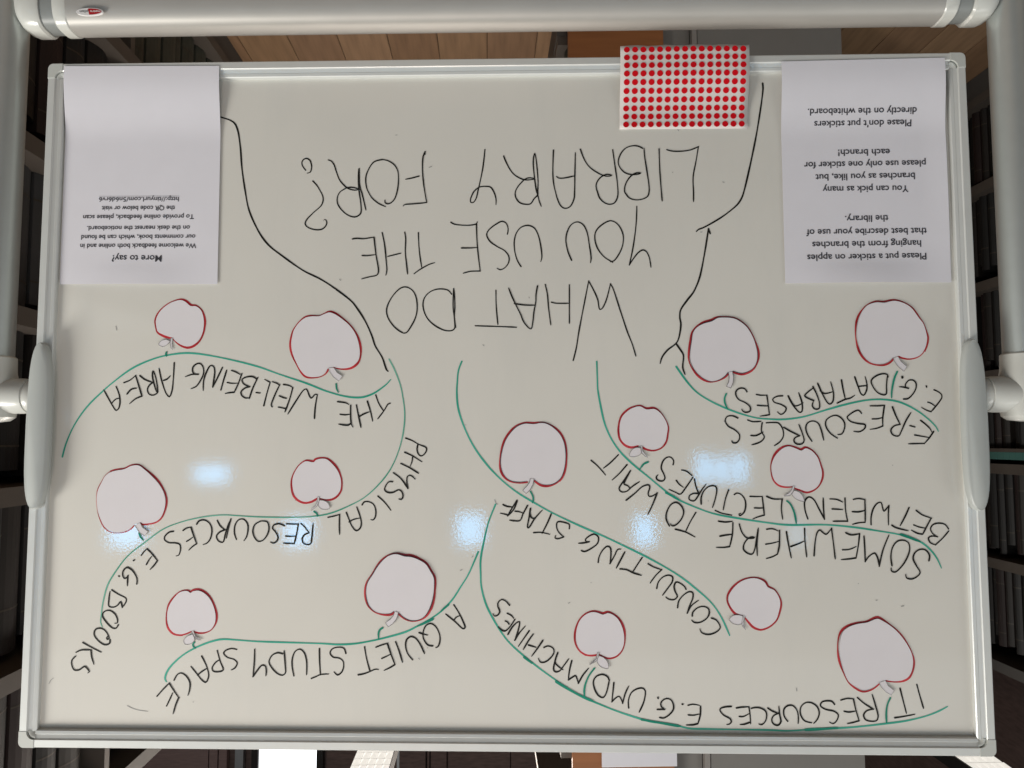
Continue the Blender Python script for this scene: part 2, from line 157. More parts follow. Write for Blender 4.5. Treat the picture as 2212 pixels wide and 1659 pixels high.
# ---------------------------------------------------------------- traced writing, in tenths of a millimetre on the board
WORDS=[["FOR?",[[2606,-3004,2654,-3071,2658,-3118,2636,-3153,2598,-3166,2554,-3141,2532,-3086,2528,-3038,2546,-2975,2585,-2964],[2509,-2856,2462,-2808,2398,-2707,2369,-2643,2365,-2588,2387,-2525,2501,-2416,2585,-2323,2599,-2276,2576,-2237,2513,-2205,2435,-2192,2366,-2204,2320,-2250,2310,-2289,2321,-2321,2342,-2332],[2304,-3142,2265,-3126,2230,-3083,2185,-2956,2144,-2861,2050,-2762,1987,-2733,1933,-2726,1894,-2737,1933,-2756,1995,-2765,2049,-2759,2096,-2734,2142,-2700,2172,-2642,2174,-2563,2146,-2500,2067,-2413,1982,-2368,1920,-2365,1866,-2401,1854,-2435,1861,-2561,1883,-2702,1899,-2890,1890,-3024,1885,-2953,1880,-2827,1863,-2732,1847,-2686,1790,-2453],[1574,-3140,1690,-3109,1773,-2984,1798,-2889,1786,-2763,1759,-2697,1714,-2622,1621,-2543,1527,-2498],[1574,-3140,1504,-3123,1418,-3067,1370,-2980,1361,-2822,1378,-2696,1413,-2596,1466,-2545,1505,-2537,1536,-2555,1536,-2589],[1008,-3206,1009,-3242],[1005,-3242,1031,-3182,1041,-3040,1029,-2851,1007,-2695,980,-2550],[980,-2550,1034,-2543,1142,-2534,1281,-2520,1293,-2504],[1083,-2911,1184,-2884,1265,-2869]]],["LIBRARY",[[208,-3264,235,-3017,296,-2719,326,-2595,364,-2545,395,-2549,398,-2588,373,-2658,350,-2697,280,-2753,188,-2762,134,-2752,88,-2687,60,-2593,60,-2515],[-42,-3175,-73,-3093,-153,-2950,-215,-2895,-322,-2847,-414,-2849,-452,-2858,-399,-2873,-337,-2862,-260,-2792,-207,-2714,-194,-2661,-207,-2599,-260,-2536,-337,-2515,-398,-2522,-444,-2589,-493,-2643,-493,-2682,-498,-2822,-469,-3152,-456,-3207,-446,-3184,-435,-3089,-445,-2932,-478,-2689,-493,-2643,-513,-2557,-540,-2486],[-704,-3249,-694,-2930,-705,-2789,-728,-2680,-758,-2571,-803,-2484,-856,-2456,-918,-2479,-972,-2584,-980,-2678,-986,-2927,-994,-3210],[-744,-2887,-774,-2866,-843,-2866,-974,-2893],[-1060,-3257,-1113,-3114,-1181,-3012,-1333,-2908,-1417,-2884,-1474,-2896,-1417,-2911,-1356,-2892,-1302,-2846,-1268,-2784,-1268,-2721,-1285,-2666,-1308,-2597,-1376,-2527,-1444,-2506,-1505,-2526,-1547,-2611,-1546,-2781,-1518,-3016,-1487,-3249],[-1884,-3260,-1827,-3289,-1750,-3294,-1666,-3267,-1604,-3204,-1561,-3095,-1571,-3024,-1639,-2937,-1730,-2905,-1822,-2909,-1857,-2924,-1807,-2928,-1746,-2902,-1684,-2835,-1645,-2749,-1641,-2673,-1659,-2641,-1696,-2594,-1757,-2567,-1848,-2566,-1940,-2608,-1961,-2670,-1962,-2746,-1937,-2950,-1909,-3154,-1903,-3261],[-2101,-3251,-2105,-2995,-2123,-2669,-2132,-2544],[-2203,-3238,-2253,-3221,-2360,-3213,-2497,-3227,-2566,-3250,-2620,-3276],[-2620,-3276,-2586,-3085,-2544,-2866,-2545,-2665,-2543,-2533]]],["YOU",[[-1798,-2476,-1787,-2251,-1742,-1927,-1690,-1693],[-1690,-1693,-1747,-1780,-1817,-1864,-1873,-1892,-1915,-1871,-1952,-1794,-1973,-1660],[-1474,-1731,-1369,-1798,-1279,-1914,-1242,-2054,-1258,-2147,-1335,-2231,-1446,-2285,-1518,-2261,-1578,-2191,-1615,-2082,-1606,-1958,-1559,-1843,-1490,-1751,-1444,-1736],[-936,-1759,-891,-1870,-862,-2025,-878,-2134,-931,-2234,-1011,-2273,-1084,-2241,-1136,-2147,-1170,-1961,-1191,-1784,-1182,-1727]]],["USE",[[-271,-1681,-221,-1766,-186,-1906,-183,-2030,-214,-2138,-275,-2208,-364,-2231,-443,-2199,-496,-2105,-534,-1935,-544,-1795,-530,-1746],[-91,-2116,-101,-2186,-73,-2264,-20,-2288,49,-2257,156,-2172,182,-2110,141,-2024,49,-1954,-58,-1891,-111,-1813,-107,-1736,-58,-1667,3,-1640,44,-1660],[658,-2282,617,-2257,525,-2242,402,-2239,318,-2259,307,-2286],[318,-2259,312,-2064,301,-1909,267,-1623],[267,-1623,400,-1619,491,-1596],[516,-1934,401,-1933,317,-1937]]],["THE",[[1088,-2145,1079,-1961,1059,-1790,1039,-1678],[1138,-1594,1073,-1643,936,-1719,867,-1739],[1269,-2152,1256,-2071,1259,-1884,1242,-1729,1226,-1589],[1570,-2148,1537,-1995,1511,-1762,1502,-1638,1514,-1576],[1489,-1827,1412,-1846,1316,-1869],[1965,-2065,1908,-2072,1815,-2067,1708,-2082,1677,-2086],[1677,-2086,1651,-1871,1613,-1623,1632,-1579,1732,-1554,1834,-1528],[1831,-1841,1766,-1838,1658,-1851]]],["WHAT",[[-948,-437,-989,-599,-1021,-796,-1068,-1040,-1123,-1315,-1157,-1483],[-1157,-1483,-1214,-1376,-1273,-1238,-1299,-1107,-1325,-1115,-1379,-1214,-1441,-1444],[-1441,-1444,-1471,-1390,-1573,-1068,-1661,-794,-1719,-642,-1762,-490],[-904,-1434,-902,-1132,-901,-923],[-588,-1440,-615,-1317,-630,-1133,-659,-904],[-668,-1205,-721,-1191,-890,-1189],[-487,-1423,-468,-1318,-463,-1211,-440,-1088,-422,-936,-402,-855,-379,-860,-303,-951,-266,-1043,-228,-1120,-152,-1281,-107,-1397],[-182,-1189,-304,-1170,-448,-1165],[59,-1367,56,-1167,33,-912],[329,-898,170,-892,-152,-879,-213,-875]]],["DO",[[643,-1319,689,-1370,796,-1389,902,-1364,986,-1295,1019,-1203,1000,-1080,938,-972,823,-880,716,-836,640,-836,602,-863,603,-986,622,-1139,616,-1393],[616,-1393,603,-1293,599,-1139,606,-1017,584,-876],[1287,-813,1318,-828,1402,-897,1480,-1013,1499,-1113,1467,-1220,1377,-1351,1301,-1409,1239,-1416,1162,-1373,1116,-1296,1095,-1142,1114,-1019,1173,-896,1234,-812,1279,-805,1310,-820]]],["THE ",[[1628,7,1589,113,1527,211],[1440,116,1467,128,1512,203,1598,319],[1738,87,1693,226,1665,349],[1880,139,1852,271,1816,432],[1841,290,1784,256,1712,229],[2128,94,2014,112,1979,132],[1956,142,1953,301,1941,391,1921,425],[1946,369,1979,399,2108,387],[2092,258,2027,266,1969,259]]],["WELL-BEING",[[2428,312,2420,161,2396,2],[2396,2,2423,-3,2476,47,2499,17,2543,-72,2577,-59,2666,69,2779,255],[2846,-133,2761,-116,2722,-90],[2722,-90,2758,54,2818,228],[2896,16,2842,39,2799,51],[2905,164,2816,183],[2987,160,3000,142,2957,8,2896,-126],[2896,-126,2930,-147,2995,-170],[3099,147,3064,-7,3022,-162],[3022,-162,3053,-178,3095,-201],[3203,-27,3153,-21],[3292,50,3250,-84,3184,-228],[3199,-205,3253,-236,3345,-229,3394,-198,3374,-145,3289,-104],[3289,-104,3357,-84,3405,-31,3388,15,3338,45,3293,41],[3535,-318,3477,-298,3423,-267],[3400,-275,3443,-145,3494,-31],[3494,-31,3555,-27,3613,-16],[3589,-161,3535,-150,3458,-150],[3671,-62,3643,-176,3601,-325],[3659,-359,3714,-237,3779,-100],[3779,-100,3767,-207,3759,-314,3779,-375,3818,-383,3869,-299,3904,-177,3905,-55],[3976,-268,4030,-276,4054,-314,4048,-368,4003,-406,3957,-411,3917,-368,3907,-283,3943,-192,4002,-108,4066,-81],[3976,-268,4053,-269,4147,-238]]],["AREA",[[4301,-425,4306,-239,4320,-55,4351,25,4391,-10,4458,-178,4502,-351],[4435,-190,4390,-208,4348,-251],[4754,-255,4682,-201,4576,-163],[4576,-163,4618,-132,4647,-71,4622,-10,4571,5,4515,-25,4512,-71,4545,-239,4581,-316,4587,-255,4557,-132,4526,-41],[4963,-161,4883,-194,4811,-255],[4811,-255,4773,-148,4716,17],[4716,17,4797,50,4876,116],[4915,-11,4863,-72,4791,-87],[5065,-111,5018,4,5007,111,5023,179,5053,205,5094,156,5159,50,5229,-68],[5111,103,5066,57,5010,42]]],["PHYSICAL",[[1231,569,1145,602,1069,647],[1069,647,1081,707,1068,767,1030,801,985,775,956,715,971,685,1009,670,1069,647],[1242,752,1143,797,1018,876],[1136,800,1146,872,1168,931],[1290,897,1172,954,1058,1025],[1386,1018,1291,1088,1195,1219],[1195,1219,1211,1125,1204,1066,1174,1051,1141,1063,1103,1100],[1396,1133,1441,1133,1485,1185,1497,1237,1462,1267,1394,1271,1312,1237,1271,1266,1259,1326,1281,1360,1311,1352],[1585,1316,1498,1393,1414,1499],[1788,1430,1761,1393,1701,1390,1640,1423,1610,1497,1616,1586,1645,1623,1671,1618],[1992,1527,1961,1601,1915,1704,1857,1760,1809,1726,1795,1660,1819,1556,1858,1456],[1953,1648,1893,1616,1821,1601],[2228,1590,2142,1572,2079,1554],[2079,1554,2080,1690,2074,1808]]],["RESOURCES E.G.",[[2580,1669,2530,1714,2471,1788],[2471,1788,2535,1817,2560,1869,2541,1921,2495,1938,2450,1928,2436,1861,2422,1666],[2767,1674,2681,1677,2613,1677],[2613,1677,2633,1803,2661,1928],[2661,1928,2736,1924,2804,1921],[2773,1830,2708,1835,2640,1829],[2794,1699,2862,1673,2934,1692,2948,1729,2905,1781,2873,1848,2887,1892,2932,1922,2970,1907],[3104,1641,3179,1685,3204,1774,3175,1856,3128,1900,3069,1885,3010,1804,2994,1715,3021,1648,3104,1641],[3416,1874,3444,1790,3436,1686,3392,1624,3332,1615,3277,1671,3268,1760,3288,1849,3317,1890],[3672,1632,3632,1701,3567,1753],[3567,1753,3638,1783,3677,1835,3650,1894,3593,1912,3561,1805,3527,1686,3494,1612],[3494,1612,3525,1746,3548,1860],[3940,1683,3914,1642,3846,1627,3777,1664,3740,1746,3756,1865,3800,1924,3848,1943],[4116,1762,4071,1732,4014,1721],[4014,1721,3977,1821,3933,1932],[3933,1932,3988,1969,4032,2013],[4066,1902,4029,1880,3989,1850],[4241,1774,4297,1784,4356,1844,4355,1881,4300,1918,4217,1922,4156,1940,4142,1999,4166,2080,4196,2088],[4654,2082,4622,2037,4581,1997],[4581,1997,4515,2059,4440,2148],[4440,2148,4480,2207,4531,2262],[4583,2200,4551,2141,4519,2096],[4754,2149,4742,2143],[4699,2448,4698,2385,4734,2311,4782,2259,4835,2238,4880,2275,4888,2334,4861,2378,4838,2370,4817,2338],[4820,2341,4822,2400,4822,2473],[4942,2346,4931,2351]]],["BOOKS",[[5025,2523,4937,2577,4832,2635,4835,2679,4878,2745],[4878,2745,4903,2672,4939,2716,4991,2743,5052,2731,5058,2651,5047,2543],[4922,2965,4951,3009,4996,3005,5082,2929,5134,2849,5117,2805,5050,2783,4973,2826,4935,2899,4938,2943,4968,2946],[5024,3155,5027,3199,5086,3217,5171,3171,5232,3091,5222,3032,5177,3010,5109,3025,5054,3090,5037,3141,5059,3151,5067,3127,5056,3112],[5377,3190,5259,3252,5131,3312],[5457,3314,5393,3286,5265,3285],[5265,3285,5254,3368,5220,3465],[5465,3365,5509,3413,5509,3471,5473,3536,5413,3536,5339,3492,5301,3521,5277,3557,5294,3572]]],["A QUIET",[[594,2693,539,2775,479,2891,449,2978,471,2992,582,2899,698,2808],[594,2889,561,2848,513,2829],[859,3208,921,3197,981,3111,981,3024,945,2951,886,2929,826,2965,774,3066,770,3153,795,3218,822,3228],[1036,3043,988,3060,926,3074],[1116,3381,1179,3306,1206,3213,1195,3133,1144,3094,1084,3111,1024,3183,964,3305],[1335,3160,1290,3271,1244,3415],[1585,3228,1507,3199,1441,3180],[1441,3180,1395,3307,1341,3443],[1341,3443,1400,3479,1478,3516],[1509,3368,1453,3343,1395,3314],[1732,3225,1705,3366,1658,3531],[1810,3573,1739,3561,1658,3531,1592,3504,1551,3506]]],["STUDY",[[1970,3310,1996,3245,2056,3231,2145,3253,2173,3304,2135,3354,2054,3368,2006,3404,1996,3469,2021,3541,2073,3577,2118,3539],[2311,3250,2306,3399,2292,3579],[2408,3623,2347,3598,2292,3574,2188,3567],[2633,3591,2657,3473,2656,3372,2620,3285,2561,3259,2508,3299,2474,3400,2470,3576],[2783,3318,2843,3305,2917,3337,2956,3417,2921,3489,2838,3568,2778,3585,2744,3560,2746,3459,2765,3279],[3144,3265,3145,3413,3158,3605],[3158,3605,3105,3528,3047,3463,3005,3470,2989,3520,2992,3593]]],["SPACE",[[3377,3267,3440,3256,3515,3278,3544,3314,3497,3365,3407,3393,3365,3436,3397,3501,3441,3523],[3627,3283,3586,3416,3545,3524,3597,3546,3672,3539,3688,3503,3645,3431,3594,3398],[3827,3352,3756,3489,3730,3605,3765,3680,3818,3649,3880,3577,3962,3483],[3872,3591,3821,3547,3755,3507],[4174,3656,4139,3591,4095,3566,4034,3590,3971,3676,3969,3770,3989,3842],[4388,3857,4327,3787,4236,3693],[4236,3693,4162,3800,4107,3872],[4107,3872,4142,3959,4173,4074],[4261,3977,4219,3887,4188,3815]]],["STAFF",[[-34,1423,-82,1445,-157,1454],[-213,1368,-157,1457,-97,1560],[-97,1560,-75,1550,0,1534],[-216,1375,-171,1486,-94,1572],[-189,1508,-246,1516,-291,1533],[-350,1434,-290,1545,-253,1626,-186,1631,-119,1622],[-387,1471,-372,1574,-350,1714,-364,1718,-439,1604,-539,1493],[-380,1537,-402,1592,-451,1601],[-655,1540,-602,1662,-535,1791],[-428,1780,-528,1777,-634,1801],[-884,1728,-884,1676,-840,1654,-736,1643,-721,1691,-743,1765,-812,1833],[-812,1833,-735,1857,-701,1845,-710,1816]]],["CONSULTING",[[-1037,2005,-1074,2017,-1178,1968,-1245,1910,-1256,1837,-1209,1797,-1149,1815,-1090,1866,-1097,1888,-1138,1893],[-1138,1893,-1075,1907,-1001,1913],[-1250,2154,-1262,2085,-1310,1997,-1370,1950,-1406,1968,-1413,2055,-1400,2169],[-1400,2169,-1457,2070,-1502,1989,-1539,1986],[-1589,2022,-1539,2114,-1479,2224],[-1809,2091,-1744,2186,-1680,2284],[-1526,2235,-1611,2245,-1699,2285,-1797,2314],[-1884,2168,-1950,2207,-2056,2243],[-2056,2243,-1978,2316,-1907,2411],[-1990,2478,-2009,2403,-2065,2338,-2139,2311,-2190,2330,-2189,2388,-2129,2475,-2062,2562],[-2360,2486,-2342,2452,-2269,2402,-2233,2398,-2210,2453,-2224,2518,-2249,2576,-2207,2616,-2134,2608,-2103,2584],[-2250,2716,-2266,2633,-2325,2561,-2399,2517,-2443,2529,-2445,2589,-2396,2705,-2370,2784],[-2370,2784,-2425,2690,-2514,2625],[-2433,2820,-2438,2777,-2498,2719,-2571,2700,-2636,2725,-2647,2783,-2612,2848,-2524,2899,-2451,2896,-2425,2870],[-2673,2843,-2735,2869,-2782,2955,-2755,2998,-2681,3038,-2608,3046,-2543,3020,-2527,2980]]],["TO WAIT",[[-1521,785,-1419,886,-1329,957],[-1170,857,-1240,916,-1328,1012,-1353,1045],[-1631,911,-1536,1020,-1439,1108],[-1674,987,-1594,1108,-1526,1219,-1548,1256,-1615,1256,-1697,1189,-1787,1130],[-1670,997,-1617,1093,-1591,1160,-1638,1182,-1667,1219],[-1614,1366,-1726,1278,-1830,1189,-1905,1172,-1919,1197,-1896,1285,-1910,1317,-1947,1314,-2011,1273],[-2011,1273,-1953,1417,-1889,1545],[-2163,1691,-2123,1608,-2129,1520,-2189,1417,-2253,1392,-2314,1432,-2346,1512,-2312,1608,-2237,1681,-2193,1688,-2178,1664],[-2502,1519,-2429,1637,-2365,1766],[-2236,1732,-2368,1768,-2484,1830]]],["SOMEWHERE",[[-2786,1629,-2870,1640,-2962,1631],[-2969,1650,-2959,1796,-2922,1949],[-2922,1949,-2849,1960,-2753,1960],[-2800,1819,-2881,1804,-2954,1796],[-3050,1665,-3080,1767,-3144,1840,-3239,1836,-3203,1828,-3158,1847,-3106,1912,-3097,1985,-3154,2036,-3205,2043,-3236,1985,-3260,1868,-3289,1715],[-3285,1737,-3267,1912,-3268,2062],[-3395,1730,-3472,1725,-3537,1751],[-3556,1744,-3547,1940,-3522,2042],[-3522,2042,-3463,2074,-3382,2098],[-3379,1918,-3467,1904,-3548,1882],[-3643,1758,-3664,1911,-3696,2089],[-3874,1718,-3874,1867,-3890,2077],[-3692,1947,-3773,1918,-3859,1881],[-3983,2062,-4005,1867,-4033,1765,-4063,1738,-4106,1772,-4141,1793,-4186,1750,-4212,1716],[-4212,1716,-4227,1866,-4248,2101],[-4390,1771,-4447,1797,-4520,1793,-4564,1782],[-4564,1782,-4545,1923,-4510,2087],[-4510,2087,-4423,2100,-4324,2109],[-4344,1986,-4427,1981,-4515,1945],[-4618,1814,-4623,1966,-4622,2133],[-4622,2133,-4671,2068,-4745,2027,-4779,2082,-4797,2190],[-4797,2190,-4847,1995,-4931,1799],[-4956,2182,-4946,2067,-4972,1951,-5033,1878,-5106,1864,-5170,1893,-5184,1979,-5133,2110,-5057,2211,-4990,2262,-4947,2247,-4944,2211],[-5419,2120,-5429,2051,-5383,1986,-5311,1979,-5245,2023,-5223,2095,-5260,2181,-5303,2265,-5270,2311,-5196,2347,-5132,2333,-5123,2290]]],["LECTURES",[[-2221,913,-2229,861,-2193,817,-2148,817,-2096,861,-2069,957,-2101,1031,-2115,1083,-2092,1117,-2040,1117,-2006,1091,-2008,1061,-2026,1043],[-2331,980,-2390,994,-2463,1053],[-2470,1073,-2386,1194,-2304,1289,-2252,1267,-2164,1228],[-2258,1113,-2298,1164,-2346,1201],[-2491,1093,-2505,1179,-2544,1282],[-2544,1282,-2473,1279,-2421,1311,-2420,1355,-2479,1374,-2532,1311,-2577,1238,-2638,1159],[-2571,1414,-2573,1326,-2614,1237,-2682,1186,-2755,1186,-2772,1223,-2752,1340,-2713,1458],[-2924,1230,-2882,1340,-2849,1487],[-2749,1494,-2822,1526,-2958,1553],[-2996,1291,-3026,1274,-3077,1288,-3127,1354,-3135,1442,-3109,1523,-3056,1560,-3050,1538,-3072,1530],[-3194,1315,-3267,1318,-3348,1317],[-3348,1317,-3360,1442,-3369,1552],[-3369,1552,-3291,1574,-3224,1600],[-3246,1461,-3308,1464,-3362,1461],[-3403,1314,-3487,1347,-3601,1347],[-3601,1347,-3586,1471,-3600,1603]]],["BETWEEN",[[-3919,1598,-3886,1485,-3889,1368,-3942,1321,-3999,1353,-4062,1470,-4128,1602],[-4128,1602,-4120,1470,-4120,1331],[-4207,1346,-4292,1353,-4364,1386],[-4395,1335,-4397,1484,-4418,1627],[-4418,1627,-4327,1627,-4235,1628],[-4227,1473,-4288,1476,-4361,1481],[-4501,1352,-4564,1341,-4644,1355],[-4644,1355,-4643,1501,-4638,1640],[-4638,1640,-4554,1647,-4480,1666],[-4483,1506,-4558,1509,-4639,1491],[-4713,1669,-4716,1574,-4749,1465,-4802,1399,-4846,1391,-4866,1464,-4879,1501,-4909,1472,-4944,1428],[-4944,1428,-4933,1544,-4931,1672],[-5196,1454,-5146,1559,-5076,1682],[-4972,1675,-5017,1704,-5175,1745],[-5284,1488,-5357,1544,-5476,1587],[-5464,1594,-5409,1689,-5355,1788],[-5355,1788,-5290,1776,-5216,1737],[-5248,1672,-5308,1696,-5380,1711],[-5509,1921,-5606,1833,-5685,1743],[-5680,1720,-5642,1667,-5570,1649,-5490,1667,-5456,1718,-5478,1776,-5539,1819],[-5539,1819,-5463,1812,-5425,1834,-5445,1892,-5509,1921]]],["E-RESOURCES",[[-5384,346,-5445,395,-5502,455,-5519,492],[-5544,487,-5490,565,-5421,642],[-5421,642,-5348,643,-5221,646],[-5301,533,-5381,548,-5475,565],[-5247,414,-5308,431],[-5033,172,-5069,276,-5123,399],[-5123,399,-5049,417,-5003,469,-5023,528,-5096,547,-5135,484,-5198,351,-5264,247],[-4754,160,-4853,160,-4934,154],[-4934,154,-4906,321,-4905,417],[-4905,417,-4828,447,-4742,461],[-4773,328,-4847,325,-4903,310],[-4639,256,-4608,219,-4564,224,-4481,276,-4454,305,-4493,357,-4595,387,-4680,402,-4674,446,-4606,491,-4533,486],[-4320,572,-4238,513,-4182,424,-4184,350,-4245,298,-4319,283,-4391,327,-4421,394,-4409,468,-4378,520,-4329,528],[-3997,612,-3944,527,-3924,438,-3948,379,-4015,354,-4080,379,-4115,453,-4148,599],[-3644,435,-3738,490,-3843,542],[-3843,542,-3780,572,-3768,609,-3800,646,-3867,646,-3897,609,-3878,512,-3837,397],[-3425,376,-3511,372,-3577,379,-3627,446,-3637,543,-3593,617,-3518,669],[-3187,339,-3245,360,-3356,357],[-3371,375,-3358,483,-3393,558,-3358,609,-3298,639,-3231,658],[-3223,538,-3286,540,-3378,494],[-3061,315,-2995,286,-2921,297,-2898,349,-2933,416,-3021,468,-3076,528,-3070,594,-3032,632,-2988,629,-2977,606]]],["E.G. DATABASES",[[-5570,-45,-5623,-20,-5662,17,-5664,55,-5602,144,-5522,235],[-5522,235,-5467,218,-5402,180],[-5486,114,-5529,129,-5569,161],[-5473,-95,-5477,-80],[-5179,73,-5231,69,-5299,9,-5343,-73,-5341,-140,-5306,-170,-5254,-167,-5208,-110,-5214,-73,-5247,-65],[-5247,-65,-5185,-80,-5130,-84],[-5168,-218,-5179,-209,-5171,-194,-5164,-206],[-4991,-212,-4984,-242,-4926,-253,-4836,-223,-4775,-164,-4795,-89,-4858,-7,-4931,19,-4958,9,-4968,-111,-4984,-230],[-4568,-216,-4610,-82,-4644,8,-4673,23,-4712,-37,-4720,-126,-4700,-216],[-4618,-92,-4714,-101],[-4397,-176,-4417,-37,-4440,75],[-4334,124,-4440,75,-4503,60,-4558,24],[-4092,-131,-4150,7,-4206,111,-4235,137,-4273,112,-4291,7,-4258,-150],[-4122,-38,-4173,0,-4284,-23],[-4029,-90,-4075,8,-4108,127,-4099,194,-4047,199,-4015,157,-4036,90],[-4036,90,-3977,67,-3922,30,-3950,-8,-4040,-75],[-3709,29,-3740,97,-3797,186,-3854,243,-3880,231,-3887,127,-3846,-11],[-3712,29,-3797,159,-3899,119],[-3641,29,-3564,37,-3511,74,-3532,111,-3620,141,-3681,186,-3662,238,-3610,268,-3569,235],[-3305,11,-3364,21,-3438,21],[-3438,21,-3454,156,-3465,272],[-3465,272,-3410,283,-3346,290],[-3314,151,-3369,156,-3454,160],[-3183,-24,-3159,-62,-3092,-69,-3044,-32,-3042,21,-3074,73,-3162,118,-3220,170,-3219,223,-3167,242,-3123,222,-3113,200]]],["IT RESOURCES",[[-5211,3646,-5242,3776,-5283,3935],[-5002,3693,-5033,3834,-5070,3998],[-4922,4052,-5047,4033,-5172,4008],[-4471,3810,-4552,3880,-4664,3949],[-4664,3949,-4578,3971,-4540,4020,-4560,4076,-4631,4097,-4695,4089,-4718,4040,-4688,3893,-4653,3770],[-4265,3842,-4345,3822,-4421,3827],[-4421,3827,-4444,3951,-4482,4091],[-4482,4091,-4407,4113,-4335,4127],[-4301,3977,-4354,3987,-4437,3976],[-4185,3896,-4157,3861,-4100,3852,-4028,3869,-4009,3912,-4068,3954,-4182,3981,-4227,4023,-4200,4100,-4156,4129,-4117,4111],[-3891,4120,-3806,4096,-3758,4012,-3768,3928,-3826,3878,-3898,3877,-3969,3926,-3992,4003,-3964,4081,-3920,4128],[-3598,4105,-3556,4042,-3556,3957,-3603,3915,-3667,3914,-3716,3970,-3731,4055,-3726,4132],[-3354,3945,-3407,3980,-3485,4010],[-3485,4010,-3427,4036,-3400,4086,-3417,4135,-3474,4155,-3511,4113,-3499,4014,-3492,3923],[-3493,4000,-3516,4110],[-3148,3951,-3192,3942,-3264,3946,-3328,3987,-3337,4051,-3310,4121,-3266,4150,-3238,4139],[-2964,3948,-3033,3937,-3120,3933],[-3120,3933,-3132,4031,-3137,4140],[-3123,4123,-3058,4145,-3007,4149],[-2998,4051,-3045,4053,-3118,4017],[-2901,3930,-2831,3935,-2766,3956,-2758,3978,-2801,4034,-2886,4083,-2897,4118,-2870,4146,-2841,4151]]],["E.G. UMD",[[-2362,3920,-2420,3907,-2502,3920],[-2517,3930,-2512,4036,-2481,4142],[-2481,4142,-2423,4157,-2336,4160],[-2363,4037,-2425,4041,-2498,4026],[-2287,3906,-2299,3908],[-2005,4071,-2048,4079,-2121,4039,-2177,3968,-2174,3897,-2139,3848,-2074,3844,-2022,3891,-2029,3941,-2069,3969],[-2069,3972,-1975,3974],[-1985,3825,-1988,3839],[-1618,3958,-1615,3873,-1652,3773,-1725,3723,-1798,3715,-1827,3744,-1811,3872,-1748,4009],[-1435,3647,-1422,3761,-1407,3884],[-1407,3884,-1462,3832,-1499,3817,-1528,3859,-1542,3902],[-1542,3902,-1579,3774,-1621,3691],[-1377,3619,-1356,3576,-1290,3548,-1210,3577,-1177,3634,-1194,3734,-1244,3812,-1295,3833,-1332,3790,-1377,3619]]],["MACHINES",[[-907,3379,-875,3508,-862,3619],[-862,3619,-911,3586,-952,3567,-972,3607,-987,3661],[-987,3661,-1042,3564,-1116,3475],[-729,3280,-692,3395,-677,3495,-699,3520,-750,3509,-809,3437,-868,3358],[-729,3287,-695,3402,-736,3452,-794,3494],[-554,3220,-605,3201,-671,3230,-681,3280,-634,3352,-560,3402,-509,3400,-484,3356],[-418,3055,-361,3132,-292,3247],[-541,3131,-471,3232,-398,3329],[-357,3190,-405,3204,-454,3218],[-369,3012,-303,3104,-229,3209],[-97,3061,-148,2975,-215,2909,-244,2902,-229,3003,-185,3133],[-185,3133,-244,3039,-318,2956],[-89,2797,-141,2823,-171,2859],[-185,2873,-126,2960,-60,3018,-16,3004,24,2965],[-64,2893,-89,2903,-112,2931],[-119,2696,-67,2642,-16,2625,29,2664,29,2715,7,2773,29,2816,73,2831,92,2802]]]]
TRUNK=[[3809,-3760,3722,-3732,3642,-3702,3578,-3654,3536,-3557,3494,-3317,3468,-3047,3413,-2715,3361,-2478,3258,-2242,3162,-2084,3066,-1974,2893,-1840,2611,-1644,2377,-1526,2175,-1394,1957,-1223,1895,-1145,1785,-976,1691,-776,1643,-638,1550,-485,1487,-318,1469,-302],[-3484,-4132,-3488,-4068,-3419,-3611,-3333,-3187,-3203,-2659,-3175,-2582,-3121,-2497,-2967,-2366,-2829,-2275,-2661,-2183,-2600,-2160,-2574,-2134],[-2732,-2170,-2669,-1813,-2604,-1521,-2556,-1399,-2517,-1323,-2433,-1217,-2348,-1087,-2339,-988,-2350,-920,-2336,-791,-2304,-685,-2266,-640,-2175,-572,-2099,-474,-2075,-395],[-2732,-2170,-2753,-2105],[-2292,-643,-2340,-571,-2376,-503,-2366,-337,-2394,-251]]
